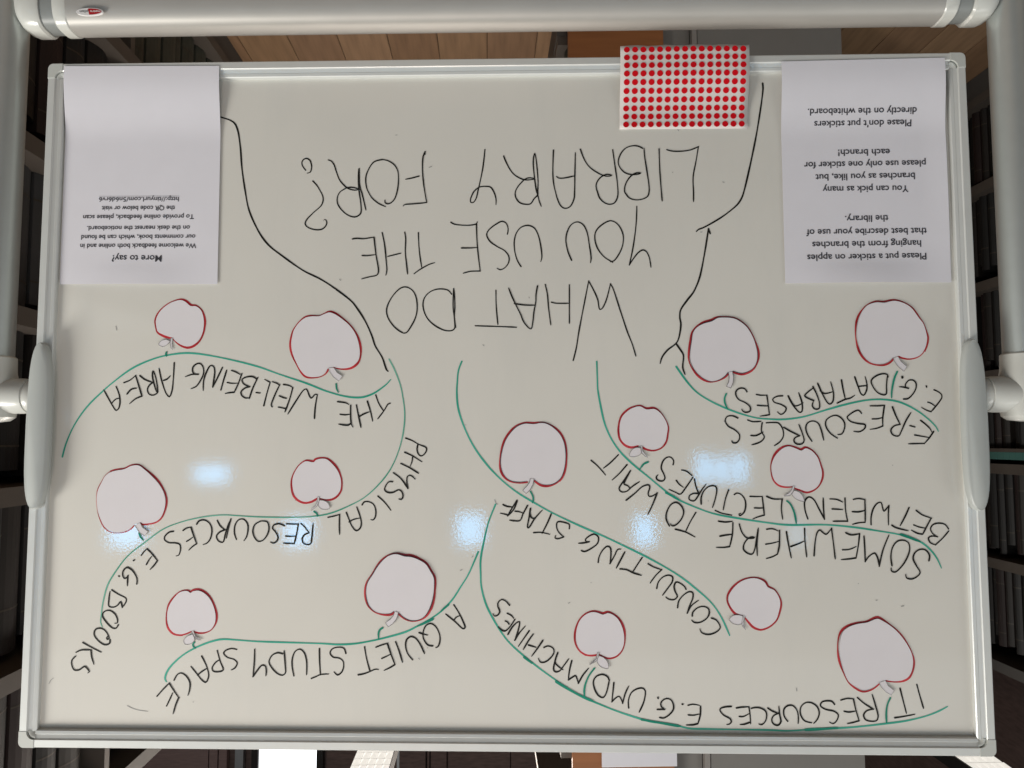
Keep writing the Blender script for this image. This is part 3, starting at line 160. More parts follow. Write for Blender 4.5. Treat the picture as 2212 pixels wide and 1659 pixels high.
BRANCH=[["well-being",[[5744,812,5705,645,5607,403,5447,160,5254,-38,5135,-145,4849,-357,4544,-487,4345,-532,4114,-551,3774,-507,3214,-376,2905,-268,2536,-145,2290,-48,2061,18,1908,40,1787,34,1651,-16,1561,-76,1485,-137,1436,-193]]],["physical",[[1459,-462,1396,-348,1311,-136,1279,0,1246,242,1259,467,1317,722,1428,976,1591,1185,1769,1341,1964,1445,2188,1535,2368,1572,2639,1590,3168,1585,3413,1571,3595,1562,3867,1590,4154,1657,4379,1747,4616,1918,4837,2096,5011,2333,5082,2465,5134,2686,5150,2847,5155,2935,5130,2993]]],["quiet",[[283,2024,416,2324,504,2462,608,2622,755,2775,902,2877,1050,2958,1197,3031,1419,3097,1641,3149,1863,3187,2086,3198,2235,3189,2682,3177,3130,3165,3373,3149,3568,3141,3702,3168,3924,3256,4101,3366,4246,3512,4288,3599,4290,3650,4271,3678]]],["staff",[[505,-429,547,-315,564,-141,568,-44,552,167,483,393,362,648,196,886,16,1080,-151,1220,-270,1302,-419,1390,-656,1522,-982,1676,-1335,1829,-1600,1953,-1922,2112,-2271,2315,-2502,2493,-2688,2666,-2802,2838,-2899,3059]]],["somewhere",[[-1254,-423,-1261,-131,-1263,-70,-1299,155,-1349,380,-1422,559,-1539,738,-1701,901,-1906,1071,-2082,1219,-2228,1329,-2462,1439,-2725,1534,-3032,1592,-3415,1649,-3634,1674,-4145,1673,-4508,1705,-4798,1748,-5086,1799,-5315,1878,-5441,1979,-5524,2094,-5572,2209]]],["e-resources",[[-2280,-356,-2430,-141,-2547,-15,-2723,98,-2929,195,-3135,270,-3311,315,-3447,327,-3624,333,-3891,301,-4188,212,-4486,130,-4738,83,-4929,79,-5119,109,-5321,206,-5477,325,-5576,429,-5603,485]]],["it",[[61,1420,150,1642,217,1921,253,2126,250,2330,245,2446,185,2678,74,2895,-58,3096,-150,3197,-370,3382,-662,3595,-1026,3820,-1243,3911,-1461,3995,-1721,4078,-1894,4123,-2212,4165,-2356,4200,-2615,4207,-3352,4213,-3610,4220,-3927,4197,-4213,4184,-4500,4161,-4815,4123,-5074,4086,-5333,4021,-5477,3964,-5579,3911]]]]
THICK=[[666,2695,711,2732,755,2771],[861,2873,947,2914,1050,2961],[-304,3342,-348,3375,-399,3414],[-706,3640,-851,3725,-1026,3818,-1171,3879],[-1779,4098,-2010,4136,-2255,4176],[-3812,4206,-3998,4196,-4213,4180],[-5079,1791,-5201,1834,-5315,1881],[-2125,1270,-2198,1307,-2286,1358]]
TICKS=[[4408,-563,4415,-540,4406,-514],[2150,-138,2143,-78,2119,-29],[2411,1517,2376,1539,2365,1572],[4689,1792,4672,1844,4632,1888],[1502,2986,1539,3011,1556,3062,1552,3127],[3926,3181,3944,3206,3937,3232,3909,3256],[-389,1257,-419,1316,-423,1375,-414,1400],[-1901,879,-1849,901,-1811,945,-1789,978],[-3659,1371,-3699,1408,-3748,1517,-3770,1653],[-2918,1,-2895,60,-2901,128,-2933,195],[-5111,-280,-5071,-195,-5033,-32,-5027,57],[-1192,3473,-1122,3563,-1073,3678,-1060,3763,-1065,3827],[-4877,3810,-4838,3891,-4820,3990,-4820,4112]]
STRAY=[[4770,3978,4693,4013,4595,4037,4498,4047],[-3719,3699,-3720,3735],[73,1361,49,1413,28,1420],[5097,-913,5084,-858],[5795,3711,5774,3667,5742,3641],[365,2093,354,2080],[513,2262,491,2252],[2128,-1525,2112,-1509],[-375,-1276,-378,-1262],[230,-648,215,-633],[2054,4275,1988,4271],[-5054,2688,-5086,2681],[-4739,2613,-4756,2613],[-2272,-2933,-2278,-2928],[953,-3024,917,-3039]]
APPLES=[[0,[4367,-755,4461,-787,4540,-833,4561,-895,4572,-988,4530,-1096,4443,-1188,4337,-1247,4232,-1268,4166,-1241,4099,-1187,4033,-1186,3953,-1124,3915,-1016,3909,-923,3929,-800,3980,-708,4055,-647,4132,-628,4225,-655,4304,-709,4344,-752],[4350,-750,4327,-749,4335,-676,4319,-591,4348,-622,4362,-691],[4360,-707,4401,-658,4454,-635,4513,-669,4472,-715,4411,-730],0],[1,[2257,-335,2287,-282,2355,-236,2461,-218,2553,-237,2623,-305,2686,-412,2743,-550,2761,-673,2747,-780,2726,-857,2651,-964,2568,-1025,2476,-1043,2392,-1043,2323,-1070,2254,-1093,2185,-1073,2092,-1015,1968,-907,1890,-792,1845,-654,1833,-532,1854,-440,1930,-364,2005,-337,2112,-334,2186,-353],[2252,-348,2180,-351,2137,-287,2068,-241,2112,-173,2189,-234,2236,-303],[],0],[1,[-5066,-450,-5020,-405,-4945,-370,-4841,-368,-4754,-398,-4682,-466,-4633,-556,-4608,-677,-4597,-812,-4617,-948,-4673,-1069,-4750,-1152,-4870,-1192,-4973,-1186,-5048,-1204,-5123,-1209,-5240,-1172,-5326,-1111,-5411,-990,-5474,-899,-5506,-779,-5515,-718,-5491,-598,-5444,-516,-5376,-464,-5272,-441,-5184,-457,-5133,-476],[-5059,-450,-5123,-474,-5158,-410,-5229,-345,-5190,-283,-5126,-335,-5084,-395],[],0],[1,[-2953,-268,-2908,-215,-2817,-163,-2720,-148,-2624,-186,-2536,-261,-2478,-352,-2447,-458,-2452,-578,-2469,-684,-2493,-805,-2547,-874,-2638,-926,-2743,-956,-2819,-998,-2909,-1004,-3028,-993,-3102,-962,-3205,-878,-3277,-757,-3319,-636,-3341,-515,-3328,-410,-3282,-327,-3206,-275,-3117,-252,-3006,-283],[-2948,-274,-3001,-286,-3014,-214,-3005,-139,-2974,-71,-2918,-94,-2949,-154,-2955,-214],[],1],[1,[4760,1703,4804,1748,4879,1785,4970,1800,5077,1778,5156,1719,5213,1622,5253,1503,5273,1368,5263,1248,5209,1128,5173,1060,5091,1000,5000,975,4917,962,4819,917,4719,913,4633,970,4523,1067,4428,1172,4363,1292,4344,1397,4363,1516,4406,1606,4473,1658,4563,1680,4647,1683,4685,1666],[4743,1696,4678,1663,4643,1723,4568,1775,4609,1834,4679,1790],[],0],[0,[2380,1349,2447,1387,2529,1402,2613,1372,2675,1305,2707,1201,2709,1096,2681,1007,2615,909,2532,857,2426,869,2411,849,2351,827,2260,830,2176,894,2099,991,2059,1096,2054,1141,2064,1245,2116,1319,2183,1357,2266,1364,2345,1346],[2367,1326,2344,1326,2346,1378,2372,1444,2446,1504,2442,1481,2395,1444,2369,1392],[2343,1370,2276,1377,2222,1414,2206,1474,2259,1489,2319,1478,2353,1437],0],[1,[-345,1136,-255,1146,-151,1136,-76,1094,-16,1005,9,886,-6,752,-61,588,-151,461,-226,401,-316,371,-436,376,-526,361,-601,371,-691,424,-780,514,-832,618,-854,738,-853,857,-830,990,-785,1094,-702,1161,-613,1183,-516,1168,-437,1116],[-385,1090,-434,1096,-419,1167,-382,1234,-333,1282,-288,1241,-345,1182,-375,1138],[],1],[0,[-1775,671,-1688,686,-1607,656,-1548,589,-1530,499,-1535,380,-1566,290,-1627,223,-1709,171,-1811,151,-1888,190,-1992,186,-2066,231,-2132,321,-2168,425,-2159,515,-2135,619,-2074,693,-1977,730,-1889,715,-1834,686],[-1805,671,-1827,671,-1833,737,-1899,819,-1869,809,-1815,760],[-1807,700,-1752,693,-1693,723,-1658,797,-1714,812,-1788,789,-1818,752],0],[0,[-3742,1188,-3646,1195,-3559,1173,-3494,1107,-3467,1004,-3465,915,-3494,827,-3547,753,-3630,686,-3704,667,-3792,694,-3857,720,-3910,691,-3990,723,-4068,812,-4102,915,-4121,1004,-4106,1106,-4057,1195,-3982,1246,-3908,1261,-3821,1232,-3756,1210],[-3735,1182,-3757,1186,-3738,1252,-3695,1304,-3622,1311,-3622,1299,-3682,1274,-3719,1230],[-3753,1238,-3814,1260,-3856,1311,-3872,1377,-3811,1366,-3753,1333,-3721,1282],0],[1,[1356,2785,1393,2812,1497,2819,1601,2794,1684,2721,1725,2612,1731,2496,1710,2408,1652,2313,1579,2195,1490,2100,1416,2055,1334,2040,1221,2069,1147,2076,1057,2106,945,2171,885,2259,839,2346,834,2463,852,2623,903,2769,969,2856,1050,2897,1139,2903,1229,2869,1301,2807],[1349,2778,1300,2792,1322,2868,1373,2933,1429,2970,1466,2919,1403,2875,1367,2832],[],1],[0,[3975,3049,4035,3075,4109,3090,4200,3069,4262,3004,4292,2909,4295,2799,4272,2711,4214,2616,4141,2542,4067,2520,4014,2527,3993,2546,3968,2527,3886,2516,3809,2548,3732,2621,3677,2723,3648,2840,3656,2942,3706,3022,3780,3056,3870,3060,3938,3043],[3962,3041,3940,3033,3905,3106,3829,3149,3866,3149,3932,3106],[3943,3077,4010,3099,4061,3158,4037,3201,3962,3193,3919,3142],0],[0,[-1220,3305,-1161,3313,-1088,3306,-1008,3256,-964,3178,-950,3077,-966,2962,-1011,2861,-1092,2788,-1180,2762,-1253,2776,-1305,2795,-1356,2775,-1415,2787,-1495,2844,-1552,2945,-1580,3074,-1571,3189,-1527,3275,-1453,3333,-1365,3347,-1307,3326,-1256,3298],[-1230,3274,-1250,3274,-1240,3328,-1210,3386,-1129,3426,-1127,3415,-1181,3393,-1215,3350],[-1244,3314,-1305,3335,-1356,3392,-1365,3470,-1304,3464,-1253,3435,-1223,3381],0],[0,[-3065,2815,-2986,2787,-2922,2722,-2883,2636,-2886,2564,-2934,2477,-3024,2390,-3127,2343,-3229,2331,-3316,2357,-3366,2396,-3394,2446,-3473,2482,-3529,2561,-3552,2647,-3531,2762,-3493,2863,-3418,2935,-3345,2971,-3287,2982,-3200,2950,-3144,2893,-3101,2843],[-3067,2806,-3093,2820,-3080,2875,-3072,2932,-3100,2986,-3064,2946,-3048,2911],[-2889,2859,-2937,2811,-3009,2801,-3067,2818,-3077,2849,-3062,2896,-3007,2921,-2935,2904],0],[1,[-4739,3645,-4658,3703,-4543,3732,-4458,3697,-4360,3620,-4306,3514,-4267,3387,-4246,3259,-4253,3131,-4293,3002,-4367,2937,-4484,2894,-4615,2872,-4688,2843,-4753,2828,-4817,2856,-4944,2941,-5041,3041,-5122,3161,-5169,3268,-5182,3367,-5161,3480,-5115,3558,-5042,3601,-4934,3616,-4831,3602],[-4741,3625,-4818,3596,-4851,3660,-4921,3716,-4883,3772,-4813,3730,-4765,3674],[],0]]
PAPER_R=[[-0.37051,-0.0012,-0.4373],[-0.58276,-0.0012,-0.4398],[-0.58408,0.008,-0.14369],[-0.37088,0.008,-0.14352]]
PAPER_L=[[0.58766,-0.0012,-0.44307],[0.37676,-0.0012,-0.44077],[0.37488,0.008,-0.14657],[0.58671,0.008,-0.14772]]
SHEET=[[-0.15904,-0.004,-0.46053],[-0.32798,-0.004,-0.45892],[-0.32709,0.008,-0.35095],[-0.15819,0.008,-0.35146]]
SHEET_UV_DOTS=[[[992,427],[1998,424],[1984,1070],[978,1070]]]
TEXT_R=[["Please put a sticker on apples",[-5530,-1824],[-3998,-1809]],["hanging from the branches",[-5470,-1991],[-4068,-1979]],["that best describe your use of",[-5550,-2155],[-3995,-2143]],["the library.",[-5062,-2328],[-4502,-2320]],["You can pick as many",[-5335,-2720],[-4225,-2716]],["branches as you like, but",[-5424,-2890],[-4136,-2878]],["please use only one sticker for",[-5571,-3057],[-3990,-3044]],["each branch!",[-5112,-3212],[-4439,-3208]],["Please don't put stickers",[-5400,-3599],[-4136,-3591]],["directly on the whiteboard.",[-5466,-3755],[-4049,-3750]]]
TEXT_L=[["More to say?",[4503,-1856],[5174,-1861]],["We welcome feedback both online and in",[4046,-2014],[5609,-2018]],["our comments book, which can be found",[4062,-2134],[5600,-2137]],["on the desk nearest the noticeboard.",[4139,-2257],[5527,-2258]],["To provide online feedback, please scan",[4089,-2407],[5586,-2408]],["the QR code below or visit",[4347,-2527],[5337,-2529]],["http://tinyurl.com/5n6d6rv6",[4299,-2648],[5381,-2651]]]
PATCH=[[3.888,4.336,0.394,0.61],[4.991,5.44,1.128,1.433],[2.779,3.146,1.087,1.427],[0.564,0.905,1.024,1.398],[-1.619,-1.372,1.049,1.399],[-2.363,-2.17,0.251,0.605],[-2.592,-2.395,0.297,0.605],[-2.813,-2.619,0.251,0.604],[-3.514,-3.36,1.117,1.41],[-1.59,-1.381,-2.217,-2.076],[6.149,6.239,-0.298,-0.176]]
def pts(flat): return [(flat[i]*1e-4, flat[i+1]*1e-4) for i in range(0, len(flat), 2)]
def smooth_path(p, step=0.0025, closed=False):
    if len(p) < 3:
        q = []
        for i in range(4): q.append((p[0][0]+(p[-1][0]-p[0][0])*i/3, p[0][1]+(p[-1][1]-p[0][1])*i/3))
        return q
    out = []; n = len(p)
    for i in range(n-1):
        p0 = p[max(i-1, 0)]; p1 = p[i]; p2 = p[i+1]; p3 = p[min(i+2, n-1)]
        d = math.dist(p1, p2)
        if d < 1e-6: continue
        def kn(a, b): return max(math.dist(a, b), 1e-5)**0.5
        k = max(2, min(24, int(d/step)+1))
        t0 = 0; t1 = t0+kn(p0, p1); t2 = t1+kn(p1, p2); t3 = t2+kn(p2, p3)
        for j in range(k):
            t = t1+(t2-t1)*j/k
            def L(a, b, ta, tb): 
                u = (t-ta)/(tb-ta); return (a[0]+(b[0]-a[0])*u, a[1]+(b[1]-a[1])*u)
            A1 = L(p0, p1, t0, t1) if p0 != p1 else p1
            A2 = L(p1, p2, t1, t2); A3 = L(p2, p3, t2, t3) if p2 != p3 else p2
            B1 = L(A1, A2, t0, t2); B2 = L(A2, A3, t1, t3); out.append(L(B1, B2, t1, t2))
    out.append(p[-1]); return out
def ribbon(V, F, path, width, y, rise=0.00003, taper=True, wob=0.12):
    """a flat pen stroke lying on the plane Y = y (towards the viewer is -Y)"""
    n = len(path); base = len(V); ph = random.random()*9
    L = []; tot = 0
    for i in range(n):
        a = path[max(i-1, 0)]; b = path[min(i+1, n-1)]; dx, dz = b[0]-a[0], b[1]-a[1]; l = math.hypot(dx, dz) or 1
        w = width*0.5*(1+wob*math.sin(ph+i*0.37)+wob*0.6*math.sin(ph*2+i*0.11))
        if taper and n > 5 and i >= n-3: w *= (0.85, 0.72, 0.6)[i-(n-3)]
        nx, nz = -dz/l*w, dx/l*w; yy = y-rise*i/n
        V.append((path[i][0]+nx, yy, path[i][1]+nz+ZC)); V.append((path[i][0]-nx, yy, path[i][1]-nz+ZC))
        if i: F.append((base+2*i-2, base+2*i-1, base+2*i+1, base+2*i))
    for e, s in ((0, -1), (n-1, 1)):
        a = path[e]; b = path[1] if e == 0 else path[n-2]; ang = math.atan2(a[1]-b[1], a[0]-b[0])
        w = width*0.5*(1 if e == 0 else 0.65 if taper and n > 5 else 1); i0 = len(V); yy = y-rise*1.1*(e > 0)-1e-6
        for k in range(7):
            t = ang-math.pi/2+math.pi*k/6
            V.append((a[0]+w*math.cos(t), yy, a[1]+w*math.sin(t)+ZC))
        F.append(tuple(range(i0, i0+7)))
def stroke_mesh(name, strokes, width, m, y, parent, label=None, step=0.0025):
    V = []; F = []
    for i, s in enumerate(strokes):
        ribbon(V, F, smooth_path(pts(s), step), width, y-0.00004*(i % 8))
    me = bpy.data.meshes.new(name); me.from_pydata(V, [], F); me.materials.append(m)
    o = link(name, me, parent)
    return tag(o, label)
SURF = 0.010
# ---------------------------------------------------------------- the mobile whiteboard
root = empty('whiteboard', (0, 0, 0), 'white magnetic board on grey wheeled stand, covered in marker drawing of a tree with branches', 'whiteboard')
hw, hh = BW/2, BH/2
box('writing_surface', -hw+.019, hw-.019, SURF, .0115, ZC-hh+.019, ZC+hh-.019, M_board, root)
box('back_panel', -hw+.012, hw-.012, .0125, .027, ZC-hh+.012, ZC+hh-.012, M_rail, root)
RP = [(0, .030), (0, .0012), (.0012, 0), (.0095, 0), (.0104, .0008), (.0108, .0016), (.0158, .0030), (.0163, .0026), (.0198, .0033), (.0208, .0045), (.0208, .0122), (.012, .030)]
def rail(side):
    a, b = ((-hw+.0195, hw-.0195) if side in 'tb' else (-hh+.0195, hh-.0195))
    V = []; F = []; n = len(RP)
    for s in (a, b):
        for d, y in RP:
            if side == 't': V.append((s, y, ZC+hh-d))
            elif side == 'b': V.append((s, y, ZC-hh+d))
            elif side == 'l': V.append((-hw+d, y, ZC+s))
            else: V.append((hw-d, y, ZC+s))
    for i in range(n): F.append((i, (i+1) % n, n+(i+1) % n, n+i))
    F.append(tuple(range(n))); F.append(tuple(range(n, 2*n)))
    link('frame_rail', mesh('frame_rail', V, F, M_rail), root)
for s in 'tblr': rail(s)
def corner(sx, sz):
    # moulded cap with a rounded outer corner and an inner quarter round
    r = .007; L = .0205; o = []
    for k in range(7):
        a = math.pi/2*k/6; o.append((-r*math.cos(a)+r, -r*math.sin(a)+r))
    outer = [(0, L)] + o + [(L, 0)]
    q = [(L, .0105)] + [(.0205-.010*math.sin(math.pi/2*k/6), .0205-.010*math.cos(math.pi/2*k/6)) for k in range(7)] + [(.0105, L)]
    poly = outer + q
    V = []; F = []; n = len(poly)
    for ins, y in ((0, .0302), (0, .0006), (.0008, -.0006)):
        for d, e in poly:
            cx, cz = .008, .008
            dd, ee = d+(ins if d < cx else -ins*.3), e+(ins if e < cz else -ins*.3)
            V.append((sx*(hw+.0004-dd), y, ZC+sz*(hh+.0004-ee)))
    for k in range(2):
        for i in range(n): F.append((k*n+i, k*n+(i+1) % n, (k+1)*n+(i+1) % n, (k+1)*n+i))
    F.append(tuple(range(n))); F.append(tuple(range(2*n, 3*n)))
    o1 = link('corner_cap', mesh('corner_cap', V, F, M_cap), root)
    V = []; F = []
    prof = [(.0101, .003), (.0116, .0012), (.0135, .0012), (.0150, .0026), (.0202, .0040), (.0204, .0105)]
    for k in range(9):
        a = math.pi/2*k/8
        for rr, y in prof:
            R = .0206-rr+.0001
            R = max(.0002, .0210-rr)
            V.append((sx*(hw-.0208+R*math.cos(a)), y, ZC+sz*(hh-.0208+R*math.sin(a))))
    m_ = len(prof)
    for k in range(8):
        for i in range(m_-1): F.append((k*m_+i, k*m_+i+1, (k+1)*m_+i+1, (k+1)*m_+i))
    link('corner_round', mesh('corner_round', V, F, M_cap, True), o1)
for sx in (-1, 1):
    for sz in (-1, 1): corner(sx, sz)
# writing and drawing on the board
for k, s in WORDS:
    big = k in ('FOR?', 'LIBRARY', 'YOU', 'USE', 'THE', 'WHAT', 'DO')
    stroke_mesh('handwriting', s, 0.0017 if big else 0.0019, M_black, SURF-.0003, root, "black handwritten capitals reading '%s'" % k.strip(), 0.0022)
stroke_mesh('trunk_line', TRUNK[:1], 0.0022, M_black, SURF-.0003, root, 'long black trunk outline below the well-being branch')
stroke_mesh('trunk_line', TRUNK[1:], 0.0022, M_black, SURF-.0003, root, 'forked black trunk outline beside the large question')
for k, s in BRANCH:
    light = k in ('physical',)
    stroke_mesh('branch_line', s, 0.0016 if light else 0.0021, M_greenl if light else M_green, SURF-.0003, root, 'green curved branch of the %s group' % k, 0.005)
for s in THICK: stroke_mesh('branch_overstroke', [s], 0.0029, M_greend, SURF-.00065, root)
for s in TICKS: stroke_mesh('twig', [s], 0.0022, M_greend, SURF-.0006, root)
rs = random.Random(3)
for _ in range(20):
    x = rs.uniform(-5500, 5500); z = rs.uniform(-4000, 4000); a = rs.uniform(0, 6.28); l = rs.choice((4, 6, 9, 22))
    STRAY.append([round(x), round(z), round(x+l*math.cos(a)), round(z+l*math.sin(a))])
stroke_mesh('stray_marks', STRAY, 0.0008, M_smudge, SURF-.0003, root)['kind'] = 'stuff'
# posts, cross rail, pivots
PX, PY = .676, .015
for s in (-1, 1):
    lathe('post', [(.0215, .06), (.024, .062), (.024, ZC+.015)], 'z', (s*PX, PY, 0), M_post, root)
    lathe('post_sleeve', [(.0252, -.052), (.0272, -.050), (.0278, -.030), (.0295, -.022), (.0295, .022), (.0285, .029), (.022, .034), (.008, .036)], 'z', (s*PX, PY, ZC), M_plast, root)
    sgn = -s
    lathe('pivot_arm', [(.0235, 0), (.0235, sgn*.034), (.0225, sgn*.041), (.0195, sgn*.042)], 'x', (s*(PX-.010), PY, ZC+.001), M_plast, root)
    lathe('pivot_ring', [(.0205, 0), (.0212, sgn*.001), (.0212, sgn*.012), (.0195, sgn*.016), (.015, sgn*.017)], 'x', (s*(PX-.049), PY, ZC+.001), M_plast, root)
    # clamp: a long rounded pad over the edge of the board
    V = []; F = []; cx = s*.5985; zb, zt = -.068, .148; N_ = 40
    rings = [(.0008, .0005, 1.0), (.0, -.0015, 1.0), (.0002, -.0055, .97), (.0012, -.0085, .86), (.0042, -.0105, .62)]
    for ins, y, kk in rings:
        for i in range(N_):
            a = 2*math.pi*i/N_; ca, sa = math.cos(a), math.sin(a)
            wdt = .0158-ins; hgt = (zt-zb)/2
            # superellipse along z with tapered lower end
            X = wdt*math.copysign(abs(ca)**.85, ca)
            Z = math.copysign(abs(sa)**.42 if abs(sa) > 1e-9 else 0, sa)
            Z = (hgt-wdt)*Z*1.0 + wdt*sa
            X *= (1-.10*max(0, -Z/hgt))
            V.append((cx+X, y, ZC+(zt+zb)/2+Z*(1-ins*3)))
    for k in range(len(rings)-1):
        for i in range(N_): F.append((k*N_+i, k*N_+(i+1) % N_, (k+1)*N_+(i+1) % N_, (k+1)*N_+i))
    F.append(tuple(range(N_))); F.append(tuple(range((len(rings)-1)*N_, len(rings)*N_)))
    me = mesh('board_clamp', V, F, M_clamp, True); autosmooth(me, 50); link('board_clamp', me, root)
    box('foot_bar', s*PX-.03, s*PX+.03, -.34, .37, .06, .09, M_plast, root, .008)
    for yy in (-.3, .33):
        lathe('castor', [(.018, -.012), (.027, -.011), (.027, .011), (.018, .012)], 'x', (s*PX, yy, .029), M_dkplast, root, 20)
def oval(hy, hz, cy, cz, n=48, e=.62):
    o = []
    for i in range(n):
        a = 2*math.pi*i/n
        o.append((cy+hy*math.copysign(abs(math.cos(a))**e, math.cos(a)), cz+hz*math.copysign(abs(math.sin(a))**e, math.sin(a))))
    return o
RZ = ZC-.559
cr = sweep_x('cross_rail', oval(.030, .062, PY, RZ), [-.583, .583], M_alu, root)
sweep_x('rail_core', oval(.0285, .0595, PY, RZ), [-.63, .63], M_dkplast, root)
for s in (-1, 1):
    sweep_x('rail_collar', oval(.0308, .0632, PY, RZ), [s*.583, s*.585, s*.599, s*.601], M_plast, root, [.97, 1, 1, .97])
    sweep_x('rail_end', oval(.0318, .0638, PY, RZ), [s*.620, s*.623, s*.640, s*.648, s*.655], M_plast, root, [.96, 1, 1, .95, .80])
# oval maker's badge on the rail
def glyph_mesh(name, s, size, m, parent, place, bold=0.012):
    cu = bpy.data.curves.new('tmp', 'FONT'); cu.body = s; cu.size = 1.0; cu.resolution_u = 3; cu.offset = bold
    ob = bpy.data.objects.new('tmp', cu); COL.objects.link(ob)
    dg = bpy.context.evaluated_depsgraph_get(); dg.update()
    me0 = ob.evaluated_get(dg).to_mesh(); V = [tuple(v.co) for v in me0.vertices]; F = [tuple(p.vertices) for p in me0.polygons]
    ob.evaluated_get(dg).to_mesh_clear(); bpy.data.objects.remove(ob); bpy.data.curves.remove(cu)
    x0 = min(v[0] for v in V); x1 = max(v[0] for v in V)
    V = [place((v[0]-x0)/(x1-x0), v[1]*size) for v in V]
    me = bpy.data.meshes.new(name); me.from_pydata(V, [], F); me.materials.append(m)
    bm = bmesh.new(); bm.from_mesh(me); bmesh.ops.triangulate(bm, faces=bm.faces); bm.to_mesh(me); bm.free()
    return link(name, me, parent)
def cap_height():
    cu = bpy.data.curves.new('tmp', 'FONT'); cu.body = 'H'; ob = bpy.data.objects.new('tmp', cu); COL.objects.link(ob)
    dg = bpy.context.evaluated_depsgraph_get(); dg.update(); me0 = ob.evaluated_get(dg).to_mesh(); h = max(v.co.y for v in me0.vertices)
    ob.evaluated_get(dg).to_mesh_clear(); bpy.data.objects.remove(ob); bpy.data.curves.remove(cu); return h
CAPH = cap_height()
M_badge = mat('badge_white', (.75, .75, .75), .3); M_badgered = mat('badge_red', (.42, .01, .015), .3); M_badgegrey = mat('badge_grey', (.2, .2, .21), .3)
def badge_front():
    bx, bz = .5470, ZC-.5100; fy = PY-.030-.0012; a_, b_ = .0172, .0044
    E = [(a_*math.cos(2*math.pi*i/40), b_*math.sin(2*math.pi*i/40)) for i in range(40)]
    V = [(bx+x*1.06, fy+.003, bz+z*1.16) for x, z in E] + [(bx+x*1.06, fy, bz+z*1.16) for x, z in E]
    F = [tuple(range(40)), tuple(range(40, 80))] + [(i, (i+1) % 40, 40+(i+1) % 40, 40+i) for i in range(40)]
    o = link('badge', mesh('badge', V, F, M_badge), root)
    # the red half sits where the name begins
    H_ = [(x, z) for x, z in [(a_*.96*math.cos(math.pi/2+math.pi*i/20), b_*.96*math.sin(math.pi/2+math.pi*i/20)) for i in range(21)]]
    V = [(bx+x, fy-.0002, bz+z) for x, z in H_] + [(bx+.002, fy-.0002, bz-b_*.93)]
    # drawn towards real left
    link('badge_red_half', mesh('badge_red_half', V, [tuple(range(len(V)))], M_badgered), o)
    glyph_mesh('badge_lettering', 'metro', .0052, M_badge, o, lambda u, h: (bx-.0150+u*.0140, fy-.0004, bz-.0016+h))
    glyph_mesh('badge_lettering', 'plan', .0052, M_badgegrey, o, lambda u, h: (bx+.0015+u*.0115, fy-.0004, bz-.0016+h))
badge_front()
# ---------------------------------------------------------------- papers
def sst(k): k = min(1, max(0, k)); return k*k*(3-2*k)
def paper(name, Q, label, ybulge, lines, m_lines, caps, curlside=0):
    b = Q[0]   # Q: real bottom-right, bottom-left, top-left, top-right  (image tl, tr, br, bl)
    base = Vector(((Q[0][0]+Q[1][0])/2, 0.0, ZC+(Q[0][2]+Q[1][2])/2))
    o = empty(name, base, label, 'paper notice', 'printed notices on the board')
    nu, nv = 18, 26
    def S(u, v):
        x = (Q[1][0]*(1-u)+Q[0][0]*u)*(1-v)+(Q[2][0]*(1-u)+Q[3][0]*u)*v
        z = (Q[1][2]*(1-u)+Q[0][2]*u)*(1-v)+(Q[2][2]*(1-u)+Q[3][2]*u)*v
        y = -.0012+.0092*sst((v-.04)/.3)
        y -= ybulge*math.sin(math.pi*u)**1.5*sst((v-.86)/.14)
        if curlside: y -= .0025*sst((0.12-u)/.12)*math.sin(math.pi*min(1, v*1.1))
        return (x-base.x, y-base.y, z+ZC-base.z)
    V = []; F = []
    for off in (0, .0003):
        for j in range(nv+1):
            for i in range(nu+1):
                p = S(i/nu, j/nv); V.append((p[0], p[1]+off, p[2]))
    n1 = (nu+1)*(nv+1)
    for j in range(nv):
        for i in range(nu):
            a = j*(nu+1)+i; F.append((a, a+1, a+nu+2, a+nu+1)); F.append((n1+a, n1+a+nu+1, n1+a+nu+2, n1+a+1))
    rim = [i for i in range(nu)] + [j*(nu+1)+nu for j in range(nv)] + [nv*(nu+1)+i for i in range(nu, 0, -1)] + [j*(nu+1) for j in range(nv, 0, -1)]
    for k in range(len(rim)): 
        a, c = rim[k], rim[(k+1) % len(rim)]; F.append((a, c, n1+c, n1+a))
    me = mesh('sheet', V, F, M_paper, True); autosmooth(me, 60)
    sh = link('sheet', me, o)
    z0 = (Q[0][2]+Q[1][2])/2; z1 = (Q[2][2]+Q[3][2])/2
    x0 = min(q[0] for q in Q); x1 = max(q[0] for q in Q)
    for (s, a, c), cap in zip(lines, caps):
        a = (a[0]*1e-4, a[1]*1e-4); c = (c[0]*1e-4, c[1]*1e-4)
        def place(u, h, a=a, c=c):
            x = a[0]+(c[0]-a[0])*u; z = a[1]+(c[1]-a[1])*u+h
            v = (z-z0)/(z1-z0); uu = (x-x0)/(x1-x0); p = S(uu, v)
            return (x-base.x, p[1]-.0004, z+ZC-base.z)
        mm_ = M_url if s.startswith('http') else m_lines
        glyph_mesh('printed_line', s, 1.1*cap/CAPH, mm_, sh, place)
        if s.startswith('http'):
            P0 = [place(0, -.0012), place(1, -.0012), place(1, -.00145), place(0, -.00145)]
            link('underline', mesh('underline', P0, [(0, 1, 2, 3)], M_url), sh)
    return o
paper('paper_notice', PAPER_R, 'white sheet explaining the apple stickers, taped near the lower left board corner', .005, TEXT_R, M_print, [.0078]*10, 1)
paper('paper_notice', PAPER_L, "white sheet headed 'More to say?', taped near the lower right board corner", .003, TEXT_L, M_print, [.0078]+[.0056]*6)
